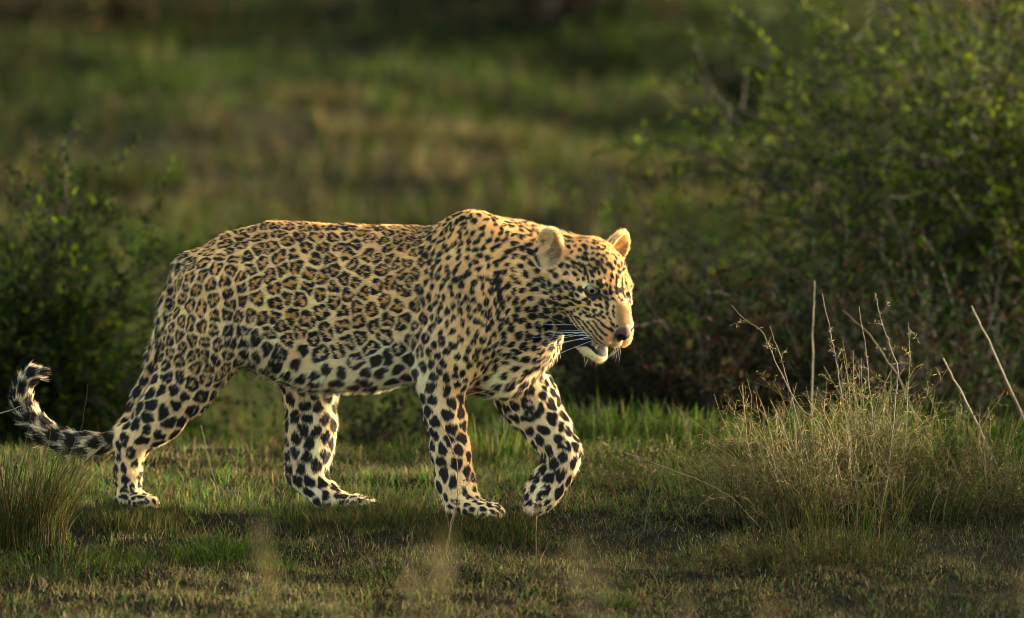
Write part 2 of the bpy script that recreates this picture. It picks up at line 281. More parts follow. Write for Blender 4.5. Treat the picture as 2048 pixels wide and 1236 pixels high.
for i,(u,y,lab) in enumerate([(60,11,'dry hummock of grass at the left of the middle meadow'),(250,13,'straw hummock left of centre in the middle meadow'),(420,12,'brown hummock in the meadow above the rump'),(640,16,'straw hummock in the upper meadow left of centre'),(760,15,'lit straw hummock in the upper meadow at centre'),(1000,15,'straw hummock in the upper meadow above the shoulder'),(1180,14,'tall straw hummock in the upper meadow above the head'),(1310,8,'green hummock in the meadow above the ears'),(1560,8.5,'olive hummock left of the arching shrub'),(520,7.5,'dark green hummock above the rump'),(900,6.5,'green hummock just above the shoulder blades'),(330,6.8,'faded green hummock right of the left shrub')]):
    tuft(lab, u, y, 320, .15, .009, [[OLIVE,DRY,GREEN],[OLIVE,GREEN,LIME]][i > 6] if i not in (3,4,5,6) else [STRAW,OLIVE,DRY], [.4,.3,.3], .26, .9, name='grass_hummock', group='grass hummocks in the meadow', seg=3)

# dry bush of fine brittle twigs on the right, in focus
def dry_bush(label, u, y, height, spread, nst, col, tipcols, name='dry_bush'):
    bx = gx(u,y); bz = float(ground_z(bx,y)); root = empty(name, (bx,y,bz)); tag(root, label, 'dry bush'); paths = []; LP = []; LD = []
    for i in range(nst):
        a = RNG.uniform(0,6.28); s = RNG.uniform(.1,1)*spread; d = (math.cos(a)*s, math.sin(a)*s*.6, 1); st = (math.cos(a)*s*.18, math.sin(a)*s*.10, -.01)
        P = grow_path(st, d, height*RNG.uniform(.45,1.1), 8, .25, .16); paths.append((P, .0011, .0004))
        for j in range(7):
            k = RNG.integers(2,8); S = grow_path(P[k], (P[k]-P[k-1])/np.linalg.norm(P[k]-P[k-1])+RNG.normal(size=3)*.8, height*RNG.uniform(.06,.22), 4, .15, .3); paths.append((S, .0006, .0003))
            for q in S[1:]:
                for _ in range(2): LP.append(q+RNG.normal(size=3)*.003); LD.append(RNG.normal(size=3)+np.array([0,0,.5]))
    branch_tubes('twigs', paths, 0, np.array(col)*1.5, root, 3); n = len(LP)
    leaves('dry_leaves', np.array(LP), np.array(LD), RNG.uniform(.005,.018,n), RNG.uniform(.0008,.0024,n), pick(n, tipcols, [1/len(tipcols)]*len(tipcols), .3)*1.6, root)
    return root
dry_bush('largest tangle of brittle brown twigs on the turf at the right', 1590, -.05, .34, .55, 110, STRAW*.8, [STRAW,DRY,OLIVE,BROWN])
dry_bush('thin airy dry bush at the left side of the largest twig tangle', 1470, .05, .20, .7, 50, STRAW*.8, [STRAW,DRY,OLIVE,GREEN])
dry_bush('tall dry weed clump standing right of the largest twig tangle', 1745, .25, .36, .35, 75, STRAW*.8, [STRAW,DRY,GREEN,OLIVE])
dry_bush('dry bush mixed with green blades further right on the bank', 1880, .35, .27, .45, 60, STRAW*.8, [STRAW,DRY,GREEN,OLIVE])
dry_bush('low dark prickly weed at the foot of the largest twig tangle', 1560, -.62, .10, 1.3, 70, BROWN, [DRY,OLIVE,BROWN,GREEN])
dry_bush('brown weed at the right edge of the bank', 2010, .15, .17, .8, 80, DRY, [STRAW,DRY,GREEN])
dry_bush('small dry weed on the bank right of the raised paw', 1270, .55, .14, .9, 45, DRY, [STRAW,GREEN,OLIVE])

for u_, y_, n_, h_, lab_ in [(1440,.35,110,.13,'thin tuft of straw blades at the left end of the dry growth'),(1535,.0,130,.20,'leaning straw tuft at the left shoulder of the largest twig tangle'),(1625,.30,150,.25,'loose green and straw tuft rising through the largest twig tangle'),(1700,-.12,120,.19,'sparse straw tuft in front of the tall dry weed clump'),(1775,.42,150,.26,'upright straw and green tuft inside the tall dry weed clump'),(1850,.10,120,.17,'scruffy tuft between the dry weed clump and the right dry bush'),(1925,.5,140,.22,'loose tuft of green and straw blades right of the right dry bush'),(2025,.30,150,.20,'straw tuft touching the right edge of the photo')]:
    tuft(lab_, u_, y_, n_, h_, .0024, [LIME,GREEN,STRAW,OLIVE,PALE], [.2,.15,.35,.2,.1], .12, 1.0)
tuft('short mixed blades at the front foot of the twig tangle', 1660, -.5, 500, .085, .0022, [GREEN,DRY,STRAW,OLIVE], [.3,.3,.2,.2], .20, .9)
tuft('low dark green mat of grass at the left below the tail', 120, -.6, 700, .06, .0024, [GREEN,OLIVE,DRY,LIME], [.4,.3,.2,.1], .20, 1.1)
tuft('low dark green mat of grass below the near foreleg', 860, -.75, 260, .045, .0024, [GREEN,OLIVE,DRY], [.4,.35,.25], .16, 1.2)
def stem(label, pix, y, r, col, knobs=0, name='dry_weed', cat='dry weed', group=None, rooted=True, side=0):
    pts = np.array([unproj(u,v,y+dy) for u,v,dy in pix]); root_z = ground_z(pts[0,0], pts[0,1])
    if rooted: pts = np.concatenate([[[pts[0,0]+float(np.clip((pts[0,0]-pts[1,0])*(pts[0,2]-root_z)/max(pts[1,2]-pts[0,2],.01),-.08,.08)), pts[0,1], float(root_z)-.01]], pts])
    b = pts[0].copy(); root = empty(name, tuple(b)); tag(root, label, cat, group); P = pts-b
    # resample with slight wobble
    t = np.linspace(0, len(P)-1, len(P)*5); Q = np.stack([np.interp(t, np.arange(len(P)), P[:,i]) for i in range(3)], 1); Q[1:-1] += RNG.normal(size=(len(Q)-2,3))*min(r*.5,.0008)
    paths = [(Q, r, r*.5)]; LP = []; LD = []
    for j in range(side):
        k = RNG.integers(len(Q)//2, len(Q)-1); S = grow_path(Q[k], (Q[k]-Q[k-1])/np.linalg.norm(Q[k]-Q[k-1])+RNG.normal(size=3)*.9, .025+.02*RNG.random(), 4, .1, .3); paths.append((S, r*.5, r*.3))
        for q in S[2:]: LP += [q]*3; LD += list(RNG.normal(size=(3,3)))
    branch_tubes('stalk', paths, r, np.array(col), root, 6)
    for j in range(knobs):
        k = RNG.integers(len(Q)//3, len(Q)-1)
        for _ in range(5): LP.append(Q[k]+RNG.normal(size=3)*.001); LD.append(RNG.normal(size=3)+(Q[k+1]-Q[k])*30)
    if LP: n = len(LP); leaves('dry_leaves', np.array(LP), np.array(LD), RNG.uniform(.006,.013,n), RNG.uniform(.002,.004,n), pick(n,[STRAW,PALE,DRY],[.4,.3,.3],.2), root)
    return root
GS = [.17,.14,.095]
stem('tall grey jointed stem leaning left above the dry bush', [(1690,828,0),(1672,720,0),(1660,660,0),(1644,587,0)], .15, .0017, GS, 5, side=2)
stem('tall grey knobbly stem right of the leaning jointed one', [(1790,810,0),(1797,740,0),(1780,690,0),(1765,650,0),(1750,586,0)], .15, .0018, GS, 7, side=3)
stem('short straight grey stem between the two tall jointed stems', [(1741,800,0),(1732,700,0),(1718,612,0)], .2, .0015, GS, 2, side=1)
stem('thin grey stem tilting left at the left side of the dry bush', [(1577,770,0),(1560,710,0),(1539,652,0)], .05, .0015, GS, 2, side=1)
stem('long crooked twig rising left out of the dry bush', [(1646,850,0),(1600,817,0),(1555,735,0),(1525,661,0),(1490,640,0),(1462,609,0)], .0, .0019, [.15,.12,.08], 3, side=4)
stem('fine twig with green leaf tips near the knobbly stem', [(1815,800,0),(1820,720,0),(1817,645,0)], .25, .0012, [.20,.22,.08], 5, side=4)
stem('blurred pale upright stem behind the jointed stems', [(1624,757,0),(1626,660,0),(1629,560,0)], 1.1, .0024, [.22,.20,.10])
stem('broad pale dead blade leaning left near the right edge', [(2030,800,0),(1985,700,0),(1943,612,0)], .75, .0040, PALE, name='dead_grass_blade', cat='grass blade')
stem('short bleached blade leaning left below the long one', [(1955,850,0),(1920,780,0),(1886,716,0)], .55, .0036, PALE, name='dead_grass_blade', cat='grass blade')
stem('blurred tan blade slanting behind the grey stems', [(1800,760,0),(1740,670,0),(1684,620,0)], .9, .0035, DRY, name='dead_grass_blade', cat='grass blade')
stem('straw coloured runner lying out to the left of the dry bush', [(1462,992,0),(1400,960,0),(1330,935,0),(1249,904,0)], -.10, .0014, PALE, 1, side=2)
stem('thin bent twig standing under the straw runner', [(1298,1000,0),(1305,960,0),(1325,935,0)], -.15, .0012, GS)
stem('thin reddish brown twig in front of the near foreleg', [(900,1060,0),(916,1010,0),(914,920,0),(895,870,0),(875,835,0)], -.28, .0014, [.24,.10,.04])
stem('forked pale twig crossing the base of the reddish twig', [(902,1050,0),(910,1000,0),(930,975,0),(950,952,0)], -.29, .0012, [.40,.30,.18], side=1)
stem('short straw stem left of the reddish twig', [(895,1040,0),(884,992,0)], -.30, .0012, STRAW)
stem('long thin grass stem rising between the tail and the near hind leg', [(140,905,0),(165,850,0),(176,768,0)], -.1, .0011, STRAW)
stem('bent straw stem crossing the tail', [(30,960,0),(55,870,0),(64,812,0)], -.15, .0013, STRAW)
stem('pale crooked twig sticking in from the left edge over the tail', [(-15,830,0),(18,822,0),(50,808,0)], -.15, .0016, PALE, rooted=False)
stem('upright straw stem crossing the tail right of the bent one', [(75,985,0),(95,895,0),(104,848,0)], -.12, .0013, STRAW)
stem('blurred pale stem hanging beside the lower thigh', [(440,1010,0),(420,930,0),(402,850,0)], .6, .0018, STRAW)
stem('light straw lying on the turf near the bottom', [(480,1186,0),(520,1172,0),(566,1164,0)], -1.02, .0016, PALE, rooted=False)
stem('seed headed sprig standing before the raised paw', [(1072,1060,0),(1072,1020,0),(1078,1000,0)], -.45, .0010, STRAW, 4, side=5)
# blurred stalks close to the camera
for u, v, y, lab in [(705,1100,-6.6,'blurred tan seed stalk rising from the bottom edge below the far hind paw'),(775,1062,-6.8,'tallest blurred seed stalk with a round tan head near the bottom centre'),(1150,1085,-6.3,'blurred pale stalk at the bottom below the raised paw'),(655,1045,-6.2,'faint thin blurred stalk left of the seed stalks'),(1305,1120,-6.5,'blurred stalk at the bottom right of the raised paw'),(720,1180,-6.9,'short blurred tan stalk at the bottom edge centre'),(1225,1190,-6.7,'short blurred pale stalk at the bottom edge right of centre'),(2020,1110,-6.9,'blurred brown stalk at the bottom right corner'),(1600,1205,-6.6,'low blurred stalk at the bottom edge below the dry bush')]:
    p = unproj(u,v,y); gz = float(ground_z(p[0],y)); h = p[2]-gz; root = empty('seed_stalk', (p[0],y,gz)); tag(root, lab, 'grass stalk', 'seed stalks close to the camera')
    P = grow_path((0,0,0), (RNG.normal()*.03,0,1), h, 8, .02, .02); branch_tubes('stalk', [(P, .0024, .0014)], 0, STRAW, root, 5)
    n = 22 if v > 1070 else 45; k = RNG.uniform(.80 if v > 1070 else .86, 1.0, n)*8; kk = np.minimum(k.astype(int),7); Q = P[kk]+(P[kk+1]-P[kk])*(k-kk)[:,None]
    leaves('seed_head', Q, RNG.normal(size=(n,3))*[.6,.6,.4]+[0,0,.5], RNG.uniform(.010,.026,n), RNG.uniform(.003,.007,n), pick(n,[STRAW,PALE,DRY],[.4,.3,.3],.2), root)
# ---- leopard body as a signed distance field, meshed with surface nets ----


cH = np.array([math.cos(BODY_YAW), -math.sin(BODY_YAW), 0.]); cN = np.array([math.sin(BODY_YAW), math.cos(BODY_YAW), 0.]); cZ = np.array([0,0,1.])
def body_pt(u, v, n):
    """leopard-local (h, n, z) of photo pixel (u,v) in the plane n metres to the far side"""
    dx = (u-1024)/FPX; dz = -(v-618)/FPX
    d = CAM_R*dx + CAM_U*dz + CAM_F
    t = (n - CAM_LOC@cN) / (d@cN)
    p = CAM_LOC + d*t
    return np.array([p@cH, p@cN, p[2]])
def cam_dir(r, u, t):
    """camera-frame (right, up, toward) -> leopard local"""
    w = CAM_R*r + CAM_U*u - CAM_F*t
    return np.array([w@cH, w@cN, w[2]])

# head frame
hy, hp, hr = R(HEAD_YAW), R(HEAD_PITCH), R(HEAD_ROLL)
F_ = np.array([math.cos(hy)*math.cos(hp), -math.sin(hp), math.sin(hy)*math.cos(hp)])
L0 = np.array([math.sin(hy), 0, -math.cos(hy)])
U0 = np.cross(F_, L0); U0 = U0 if U0[1] > 0 else -U0
L_ = L0*math.cos(hr) - U0*math.sin(hr); U_ = U0*math.cos(hr) + L0*math.sin(hr)
HM = np.stack([cam_dir(*F_), cam_dir(*L_), cam_dir(*U_)], 1)   # columns: forward, left, up
H0 = body_pt(1221, 584, HEAD_N)
def head_pt(p): return H0 + HM @ (np.array(p, float)*HEAD_S)

PR = []   # primitives
def cone(a, b, ra, rb, k=.03, flow=None, w=1., wdir=(0,1,0), **at):
    a = np.array(a, float); b = np.array(b, float)
    f = np.array(flow, float) if flow is not None else (b-a)
    f = f/(np.linalg.norm(f)+1e-9)
    PR.append(dict(t='c', a=a, b=b, ra=ra, rb=rb, k=k, flow=f, w=w, wdir=np.array(wdir, float), at=at))
def ell(c, rad, k=.03, M=None, flow=(0,0,-1), sub=False, **at):
    PR.append(dict(t='s' if sub else 'e', c=np.array(c, float), rad=np.array(rad, float), M=np.eye(3) if M is None else M, k=k, flow=np.array(flow, float), at=at))
def chain(pts, flow=1, fl=None, **kw):
    for (u0,v0,n0,r0), (u1,v1,n1,r1) in zip(pts[:-1], pts[1:]):
        a, b = body_pt(u0,v0,n0), body_pt(u1,v1,n1)
        cone(a, b, r0*PX, r1*PX, flow=(b-a)*flow if fl is None else fl, **kw)
def hcone(a, b, ra, rb, k=.012, flow=None, **at):
    cone(head_pt(a), head_pt(b), ra*HEAD_S, rb*HEAD_S, k=k, flow=None if flow is None else HM@np.array(flow, float), **at)
def hell(c, rad, k=.012, flow=(-1,0,-.2), rot=None, sub=False, **at):
    M = HM if rot is None else HM@rot
    ell(head_pt(c), np.array(rad, float)*HEAD_S, k=k, M=M, flow=HM@np.array(flow, float), sub=sub, **at)

def prim_eval(p, X):
    if p['t'] == 'c':
        a, b = p['a'], p['b']; q = X - a
        if p['w'] != 1.:
            wd = p['wdir']; s = (q@wd); q = q + np.outer(s*(1/p['w']-1), wd)
            ab = b-a; sb = ab@wd; ab = ab + wd*sb*(1/p['w']-1)
        else: ab = b-a
        L2 = ab@ab + 1e-12; h = np.clip(q@ab/L2, 0, 1)
        d = np.linalg.norm(q - h[:,None]*ab, axis=1) - (p['ra'] + (p['rb']-p['ra'])*h)
        if p['w'] != 1.: d = d*(.5+.5*p['w'])
        return d
    q = (X - p['c'])@p['M']; r = p['rad']
    k0 = np.linalg.norm(q/r, axis=1); k1 = np.linalg.norm(q/(r*r), axis=1) + 1e-9
    return k0*(k0-1)/k1
def prim_box(p, m):
    if p['t'] == 'c':
        e = max(p['ra'], p['rb'])*max(1, p['w']) + m
        return np.minimum(p['a'], p['b'])-e, np.maximum(p['a'], p['b'])+e
    e = np.abs(p['M'])@p['rad'] + m if p['M'].shape == (3,3) else p['rad'].max()+m
    return p['c']-e, p['c']+e

def build_prims():
    # trunk: width squashed across
    body = dict(white=0., hair=.0065, sp=.0365, kind=0.)
    T = [(455,590,0,114),(560,595,0,138),(640,603,0,143),(740,610,0,145),(830,608,0,140)]
    chain(T[:2], flow=-1, w=.74, k=.05, **body)
    for a,b in zip(T[1:-1],T[2:]): chain([a,b], flow=-1, w=.72, k=.05, **body)
    chain([(830,604,0,146),(950,590,-.01,138)], flow=-1, w=.72, k=.05, white=0., hair=.007, sp=.028, kind=.3)
    # spine ridge / pelvis points
    chain([(470,510,0,48),(545,486,0,35),(700,488,0,29),(850,502,0,30)], flow=-1, k=.03, w=.9, **body)
    # belly line, long pale fur
    bel = dict(white=1., hair=.012, sp=.040, kind=.9)
    chain([(560,684,0,72),(650,712,0,64),(740,712,0,58),(830,695,0,56)], fl=(-.5,0,-.8), k=.05, w=1.1, **bel)
    # flank fold
    chain([(470,660,-.085,40),(540,690,-.06,42),(600,710,-.02,50)], fl=(-.4,0,-.8), k=.05, white=.7, hair=.011, sp=.038, kind=.8)
    # shoulders
    sh = dict(white=.0, hair=.0075, sp=.0188, kind=1.)
    chain([(945,507,-.055,88),(930,600,-.085,92),(905,700,-.09,74)], k=.024, w=.55, **sh)
    chain([(945,502,.05,80),(950,600,.08,85),(1000,700,.07,70)], k=.04, w=.55, **sh)
    chain([(905,690,-.085,66),(882,762,-.08,49)], k=.04, w=.8, white=.1, hair=.008, sp=.028, kind=1.)
    # neck and chest
    nk = dict(white=.1, hair=.008, sp=.0195, kind=1.)
    chain([(960,548,-.01,118),(1040,552,.0,104),(1110,556,.02,84),(1165,562,.04,76)], flow=-1, k=.04, w=.85, **nk)
    chain([(1000,640,-.01,100),(1030,650,-.01,88)], flow=-1, k=.05, w=.9, white=.4, hair=.009, sp=.025, kind=1.)
    chain([(1050,600,.03,64),(1052,690,.01,48),(1010,750,0,42),(940,735,0,52)], k=.05, flow=1, white=.8, hair=.012, sp=.031, kind=1.)
    # near foreleg
    lg = dict(white=.25, hair=.006, sp=.0345, kind=1.)
    chain([(882,757,-.08,50),(891,830,-.08,43),(901,900,-.078,39),(911,965,-.075,36),(922,1005,-.073,37)], k=.02, w=.85, **lg)
    pw = dict(white=.55, hair=.005, sp=.019, kind=1.)
    chain([(925,1010,-.075,34),(958,1030,-.08,25)], k=.02, w=1.15, **pw)
    for dn,du,dv in ((-.036,-8,2),(-.013,4,0),(.012,2,0),(.034,-10,-2)):
        chain([(948+du*.5,1020+dv,-.078+dn*.8,26),(984+du,1029+dv,-.080+dn,23)], k=.006, **pw)
    ell(body_pt(858,735,-.085), (.03,.02,.035), k=.03, white=.1, hair=.008, sp=.035, kind=1.)
    # far foreleg (raised)
    lf = dict(white=.75, hair=.007, sp=.031, kind=1.)
    chain([(1010,715,.06,72),(1055,797,.06,61),(1098,860,.055,44),(1124,902,.05,33),(1120,930,.05,31),(1100,962,.045,33),(1084,988,.04,32)], k=.02, w=.85, **lf)
    pf = dict(white=.9, hair=.006, sp=.026, kind=1.)
    chain([(1084,985,.04,31),(1072,1004,.035,27)], k=.018, w=1.15, **pf)
    for dn,du,dv in ((-.034,-4,-4),(-.012,0,2),(.012,3,2),(.034,3,-4)):
        chain([(1073,1003,.035+dn*.7,17),(1064+du,1022+dv,.030+dn,13)], k=.006, **pf)
    # near hind leg
    th = dict(white=0., hair=.0065, sp=.0325, kind=.15)
    chain([(440,600,-.07,98),(408,690,-.08,80)], k=.032, w=.62, **th)
    chain([(408,690,-.08,78),(368,770,-.08,62)], k=.04, w=.7, white=.1, hair=.008, sp=.036, kind=.45)
    lh = dict(white=.3, hair=.007, sp=.037, kind=1.)
    chain([(368,770,-.08,62),(318,832,-.08,48),(272,880,-.08,34)], k=.03, w=.75, **lh)
    lh2 = dict(white=.3, hair=.006, sp=.027, kind=1.)
    chain([(262,888,-.08,31),(256,940,-.08,26),(258,990,-.08,27)], k=.02, w=.9, **lh2)
    ell(body_pt(247,872,-.08), (.022,.018,.03), k=.02, white=.3, hair=.007, sp=.028, kind=1.)
    chain([(260,1000,-.08,26),(280,1012,-.08,22)], k=.02, w=1.2, **pw)
    for dn in (-.032,-.011,.011,.032):
        chain([(278,1005,-.08+dn*.8,22),(300,1010,-.082+dn,20)], k=.006, **pw)
    # far hind leg
    ch = dict(white=.85, hair=.009, sp=.036, kind=1.)
    chain([(560,650,.07,90),(622,765,.075,58)], k=.04, w=.7, **ch)
    chain([(622,765,.075,56),(622,850,.07,50),(618,900,.07,42),(616,945,.065,37)], k=.025, w=.8, **ch)
    ell(body_pt(588,935,.065), (.018,.018,.035), k=.02, white=.5, hair=.007, sp=.03, kind=1.)
    chain([(608,948,.065,32),(650,990,.06,27),(690,1015,.055,24)], k=.02, w=.95, white=.8, hair=.006, sp=.032, kind=1.)
    chain([(688,1014,.055,25),(718,1026,.055,21)], k=.02, w=1.15, **pw)
    for dn in (-.034,-.012,.012,.034):
        chain([(712,1014,.055+dn*.8,26),(742,1020,.054+dn,23)], k=.006, **pw)
    # tail
    tl = dict(white=.35, hair=.012, sp=.034, kind=1.)
    tw = dict(white=.75, hair=.015, sp=.036, kind=1.5)
    chain([(385,545,0,44),(350,610,.03,32),(322,700,.06,25),(290,790,.06,23),(262,850,.04,22),(228,884,.0,20)], k=.02, **tl)
    chain([(228,884,0,21),(180,887,-.02,22),(130,882,-.03,23),(88,862,-.04,24),(58,830,-.05,25),(42,795,-.05,23),(48,765,-.05,20),(63,748,-.05,18),(82,744,-.05,13)], k=.012, **tw)
    # ---------------- head (mm, head frame: x forward, y left, z up, origin between the eyes) ---------------
    fc = dict(white=0., hair=.0045, sp=.0138, kind=1.)
    fh = dict(white=0., hair=.006, sp=.0142, kind=1.)
    s_ = .001
    def M3(*a): return [x*s_ for x in a]
    hell(M3(-86,0,0), M3(66,64,60), k=.02, **fh)                                  # cranium
    hell(M3(-44,0,20), M3(42,47,43), k=.02, **fh)                                  # forehead
    hcone(M3(-12,0,6), M3(40,0,-17), .030, .0225, k=.016, flow=(-1,0,.3), white=0., hair=.0045, sp=.013, kind=1., bare=.5)      # bridge
    hcone(M3(40,0,-17), M3(83,0,-37), .0225, .0170, k=.012, flow=(-1,0,.5), white=0., hair=.0040, sp=.013, kind=1., bare=1.)
    hell(M3(91,0,-44), M3(10,14.5,9.5), k=.006, flow=(-1,0,.5), nose=1.6, kind=3., sp=.03, hair=.002)
    for s in (-1,1):
        hell(M3(-12,36*s,17), M3(22,18,11), k=.014, flow=(-1,.3*s,.3), **fc)        # brow
        hell(M3(-24,52*s,-24), M3(36,22,26), k=.018, flow=(-1,.5*s,-.3), **fc)      # cheekbone
        hell(M3(-70,66*s,-42), M3(50,36,48), k=.025, flow=(-1,.4*s,-.4), white=.15, hair=.008, sp=.019, kind=1.)   # cheek muscle
        hell(M3(-96,74*s,-84), M3(50,34,40), k=.022, flow=(-1,.4*s,-.5), white=.55, hair=.012, sp=.024, kind=1.)  # ruff
        hcone(M3(6,25*s,-28), M3(52,21*s,-50), .028, .025, k=.012, flow=(-1,.3*s,-.2), **fc)                       # muzzle side
        hcone(M3(-20,38*s,-62), M3(30,30*s,-62), .026, .024, k=.014, flow=(-1,.3*s,-.2), **fc)
        hell(M3(60,23*s,-63), M3(28,21,23), k=.008, flow=(-1,.6*s,-.3), white=.35, hair=.004, sp=.012, kind=1., pad=1.)   # whisker pad
        hcone(M3(60,24*s,-66), M3(4,37*s,-80), .018, .017, k=.010, flow=(-1,.3*s,-.3), white=.35, hair=.004, sp=.012, kind=1., pad=.8)
        hcone(M3(-55,42*s,-98), M3(32,16*s,-122), .027, .015, k=.012, flow=(-1,0,-.5), white=.6, hair=.006, sp=.03, kind=3.)  # jaw
        # ear: a cupped disc
        er = np.array(M3(-122,92*s if s < 0 else 80,6)); tipd = np.array([-.30,.30*s,.9]); tipd /= np.linalg.norm(tipd)
        fwd = np.array([.74,.58*s,.08]) if s < 0 else np.array([.95,.05,.0]); fwd = fwd - tipd*(fwd@tipd); fwd /= np.linalg.norm(fwd); sd = np.cross(tipd, fwd)
        Er = np.stack([fwd, sd, tipd], 1)
        c1 = er + tipd*.012
        hell(er + fwd*.012 - tipd*.034, (.026,.030,.018), k=.014, flow=(-1,.4*s,-.2), rot=Er, white=.1, hair=.010, sp=.021, kind=1.)
        hell(c1, (.016,.0315,.0465), k=.010, flow=tipd, rot=Er, white=.4, hair=.006, sp=.03, kind=3., ear=1.)
        hell(c1 + fwd*.017 + tipd*.004, (.023,.0262,.0410), k=.005, flow=tipd*.3-sd*s*1., rot=Er, sub=True, white=.3, hair=.007, sp=.03, kind=3., ear=2.)
        EAR.append((c1, fwd, sd, tipd))
        # nostril
        hell(M3(99,9*s,-45), M3(7,5,3.4), k=.002, sub=True, flow=(-1,0,0), nose=1., mouth=0., kind=3., sp=.03, hair=.0, nostril=1.)
    hell(M3(80,0,-66), M3(12,12,13), k=.006, flow=(-1,0,-.6), white=.9, hair=.004, sp=.03, kind=3.)
    hell(M3(45,0,-121), M3(23,21,15), k=.010, flow=(-1,0,-1), white=.55, hair=.0060, sp=.03, kind=3.)                 # chin
    hell(M3(-60,0,-85), M3(50,40,30), k=.03, flow=(-1,0,-.7), white=.8, hair=.012, sp=.03, kind=3.)
    # mouth cavity
    a_ = R(-7); Rm = np.array([[math.cos(a_),0,-math.sin(a_)],[0,1,0],[math.sin(a_),0,math.cos(a_)]])
    hell(M3(48,0,-99), M3(50,60,9.5), k=.004, flow=(-1,0,0), rot=Rm, sub=True, white=0., hair=.0, sp=.03, kind=3., mouth=1.)
    for s in (-1,1):
        # eye opening
        ex = np.array([.78,.60*s,.08]); ex /= np.linalg.norm(ex); eu = np.array([-.12,0,1.]); eu -= ex*(eu@ex); eu /= np.linalg.norm(eu)
        tl_ = R(-14*s); ey = np.cross(eu, ex); ey2 = ey*math.cos(tl_)+eu*math.sin(tl_); eu2 = -ey*math.sin(tl_)+eu*math.cos(tl_)
        Re = np.stack([ex, ey2, eu2], 1)
        hell(np.array(EYE_C(s)) + ex*.012 - eu2*.0008, (.020,.0160,.0074), k=.003, rot=Re, sub=True, white=0., hair=0., sp=.03, kind=3., eye=1.)
        EYES.append((np.array(EYE_C(s)), ex, ey2, eu2))
EAR = []; EYES = []
def EYE_C(s): return (-.0150, .0385*s, -.003)

KEYS = ('white','hair','sp','kind','bare','pad','ear','mouth','eye','nose','nostril')
def sdf_at(X):
    """distance and blended attributes at points X (N,3)"""
    N = len(X); D = np.full(N, 1.); W = np.zeros(N); A = np.zeros((N, len(KEYS))); Fl = np.zeros((N,3)); SUB = []
    for p in PR:
        lo, hi = prim_box(p, .05 if p['t'] != 's' else .02)
        m = np.where(((X >= lo) & (X <= hi)).all(1))[0]
        if len(m) == 0: continue
        d = prim_eval(p, X[m])
        if p['t'] == 's':
            w = np.exp(-np.abs(d)/.0012)*400*(d < .02); SUB.append(1)
        else: w = np.exp(-np.clip(d, -.03, 1)/.010)
        W[m] += w; Fl[m] += w[:,None]*p['flow']
        for j, kx in enumerate(KEYS): A[m,j] += w*p['at'].get(kx, 0.)
    W = np.maximum(W, 1e-9)
    return A/W[:,None], Fl/(np.linalg.norm(Fl, axis=1)[:,None]+1e-9)

def surface_nets(vox):
    los, his = zip(*[prim_box(p, .01) for p in PR if p['t'] != 's'])
    lo = np.min(los, 0) - 3*vox; hi = np.max(his, 0) + 3*vox
    n = np.ceil((hi-lo)/vox).astype(int)
    G = np.full(n, .2, np.float32)
    ax = [lo[i] + vox*np.arange(n[i]) for i in range(3)]
    for p in PR:
        k = p['k']; m = k + 2*vox
        l, h = prim_box(p, m); i0 = np.maximum(((l-lo)/vox).astype(int), 0); i1 = np.minimum(((h-lo)/vox).astype(int)+2, n)
        if (i1 <= i0).any(): continue
        sl = tuple(slice(a,b) for a,b in zip(i0,i1))
        gx = np.stack(np.meshgrid(*[ax[i][sl[i]] for i in range(3)], indexing='ij'), -1).reshape(-1,3)
        d = prim_eval(p, gx).reshape([b-a for a,b in zip(i0,i1)]).astype(np.float32)
        g = G[sl]
        if p['t'] == 's':
            d = -d; h_ = np.maximum(k-np.abs(g-d), 0)/k; G[sl] = np.maximum(g, d) + h_*h_*k*.25
        else:
            h_ = np.maximum(k-np.abs(g-d), 0)/k; G[sl] = np.minimum(g, d) - h_*h_*k*.25
    sh0 = np.clip((H0[0]-.10-ax[0])/.06, 0, 1)[:,None,None]*np.clip((ax[2]-.10)/.12, .35, 1)[None,None,:]
    G += (.0048*sh0).astype(np.float32)      # room for the coat
    S = G < 0
    c = S[:-1,:-1,:-1].astype(np.int8)
    cnt = sum(S[i:n[0]-1+i, j:n[1]-1+j, k:n[2]-1+k].astype(np.int8) for i in (0,1) for j in (0,1) for k in (0,1))
    act = (cnt > 0) & (cnt < 8)
    idx = np.argwhere(act); vid = np.full(act.shape, -1, np.int32); vid[tuple(idx.T)] = np.arange(len(idx))
    acc = np.zeros((len(idx),3)); num = np.zeros(len(idx))
    offs = [(i,j,k) for i in (0,1) for j in (0,1) for k in (0,1)]
    val = {o: G[tuple((idx+o).T)] for o in offs}
    for o in offs:
        for a in range(3):
            if o[a]: continue
            o2 = list(o); o2[a] = 1; o2 = tuple(o2)
            va, vb = val[o], val[o2]; cr = (va < 0) != (vb < 0)
            t = np.where(cr, va/np.where(cr, va-vb, 1), 0)
            p_ = np.tile(np.array(o, float), (len(idx),1)); p_[:,a] += t
            acc[cr] += p_[cr]; num[cr] += 1
    V = lo + vox*(idx + acc/num[:,None])
    Q = []
    for a in range(3):
        b, c_ = (a+1)%3, (a+2)%3
        s0 = [slice(1,-1)]*3; s0[a] = slice(0,-1)
        A0 = S[tuple(s0)]; s1 = list(s0); s1[a] = slice(1,None); A1 = S[tuple(s1)]
        e = np.argwhere(A0 != A1); base = e + 1; base[:,a] = e[:,a]
        fl = A0[tuple(e.T)]
        def g(db, dc):
            q = base.copy(); q[:,b] -= db; q[:,c_] -= dc; return vid[tuple(q.T)]
        q = np.stack([g(1,1), g(0,1), g(0,0), g(1,0)], 1)
        q[~fl] = q[~fl][:,::-1]; Q.append(q)
    Q = np.concatenate(Q); Q = Q[(Q >= 0).all(1)]
    return V, Q
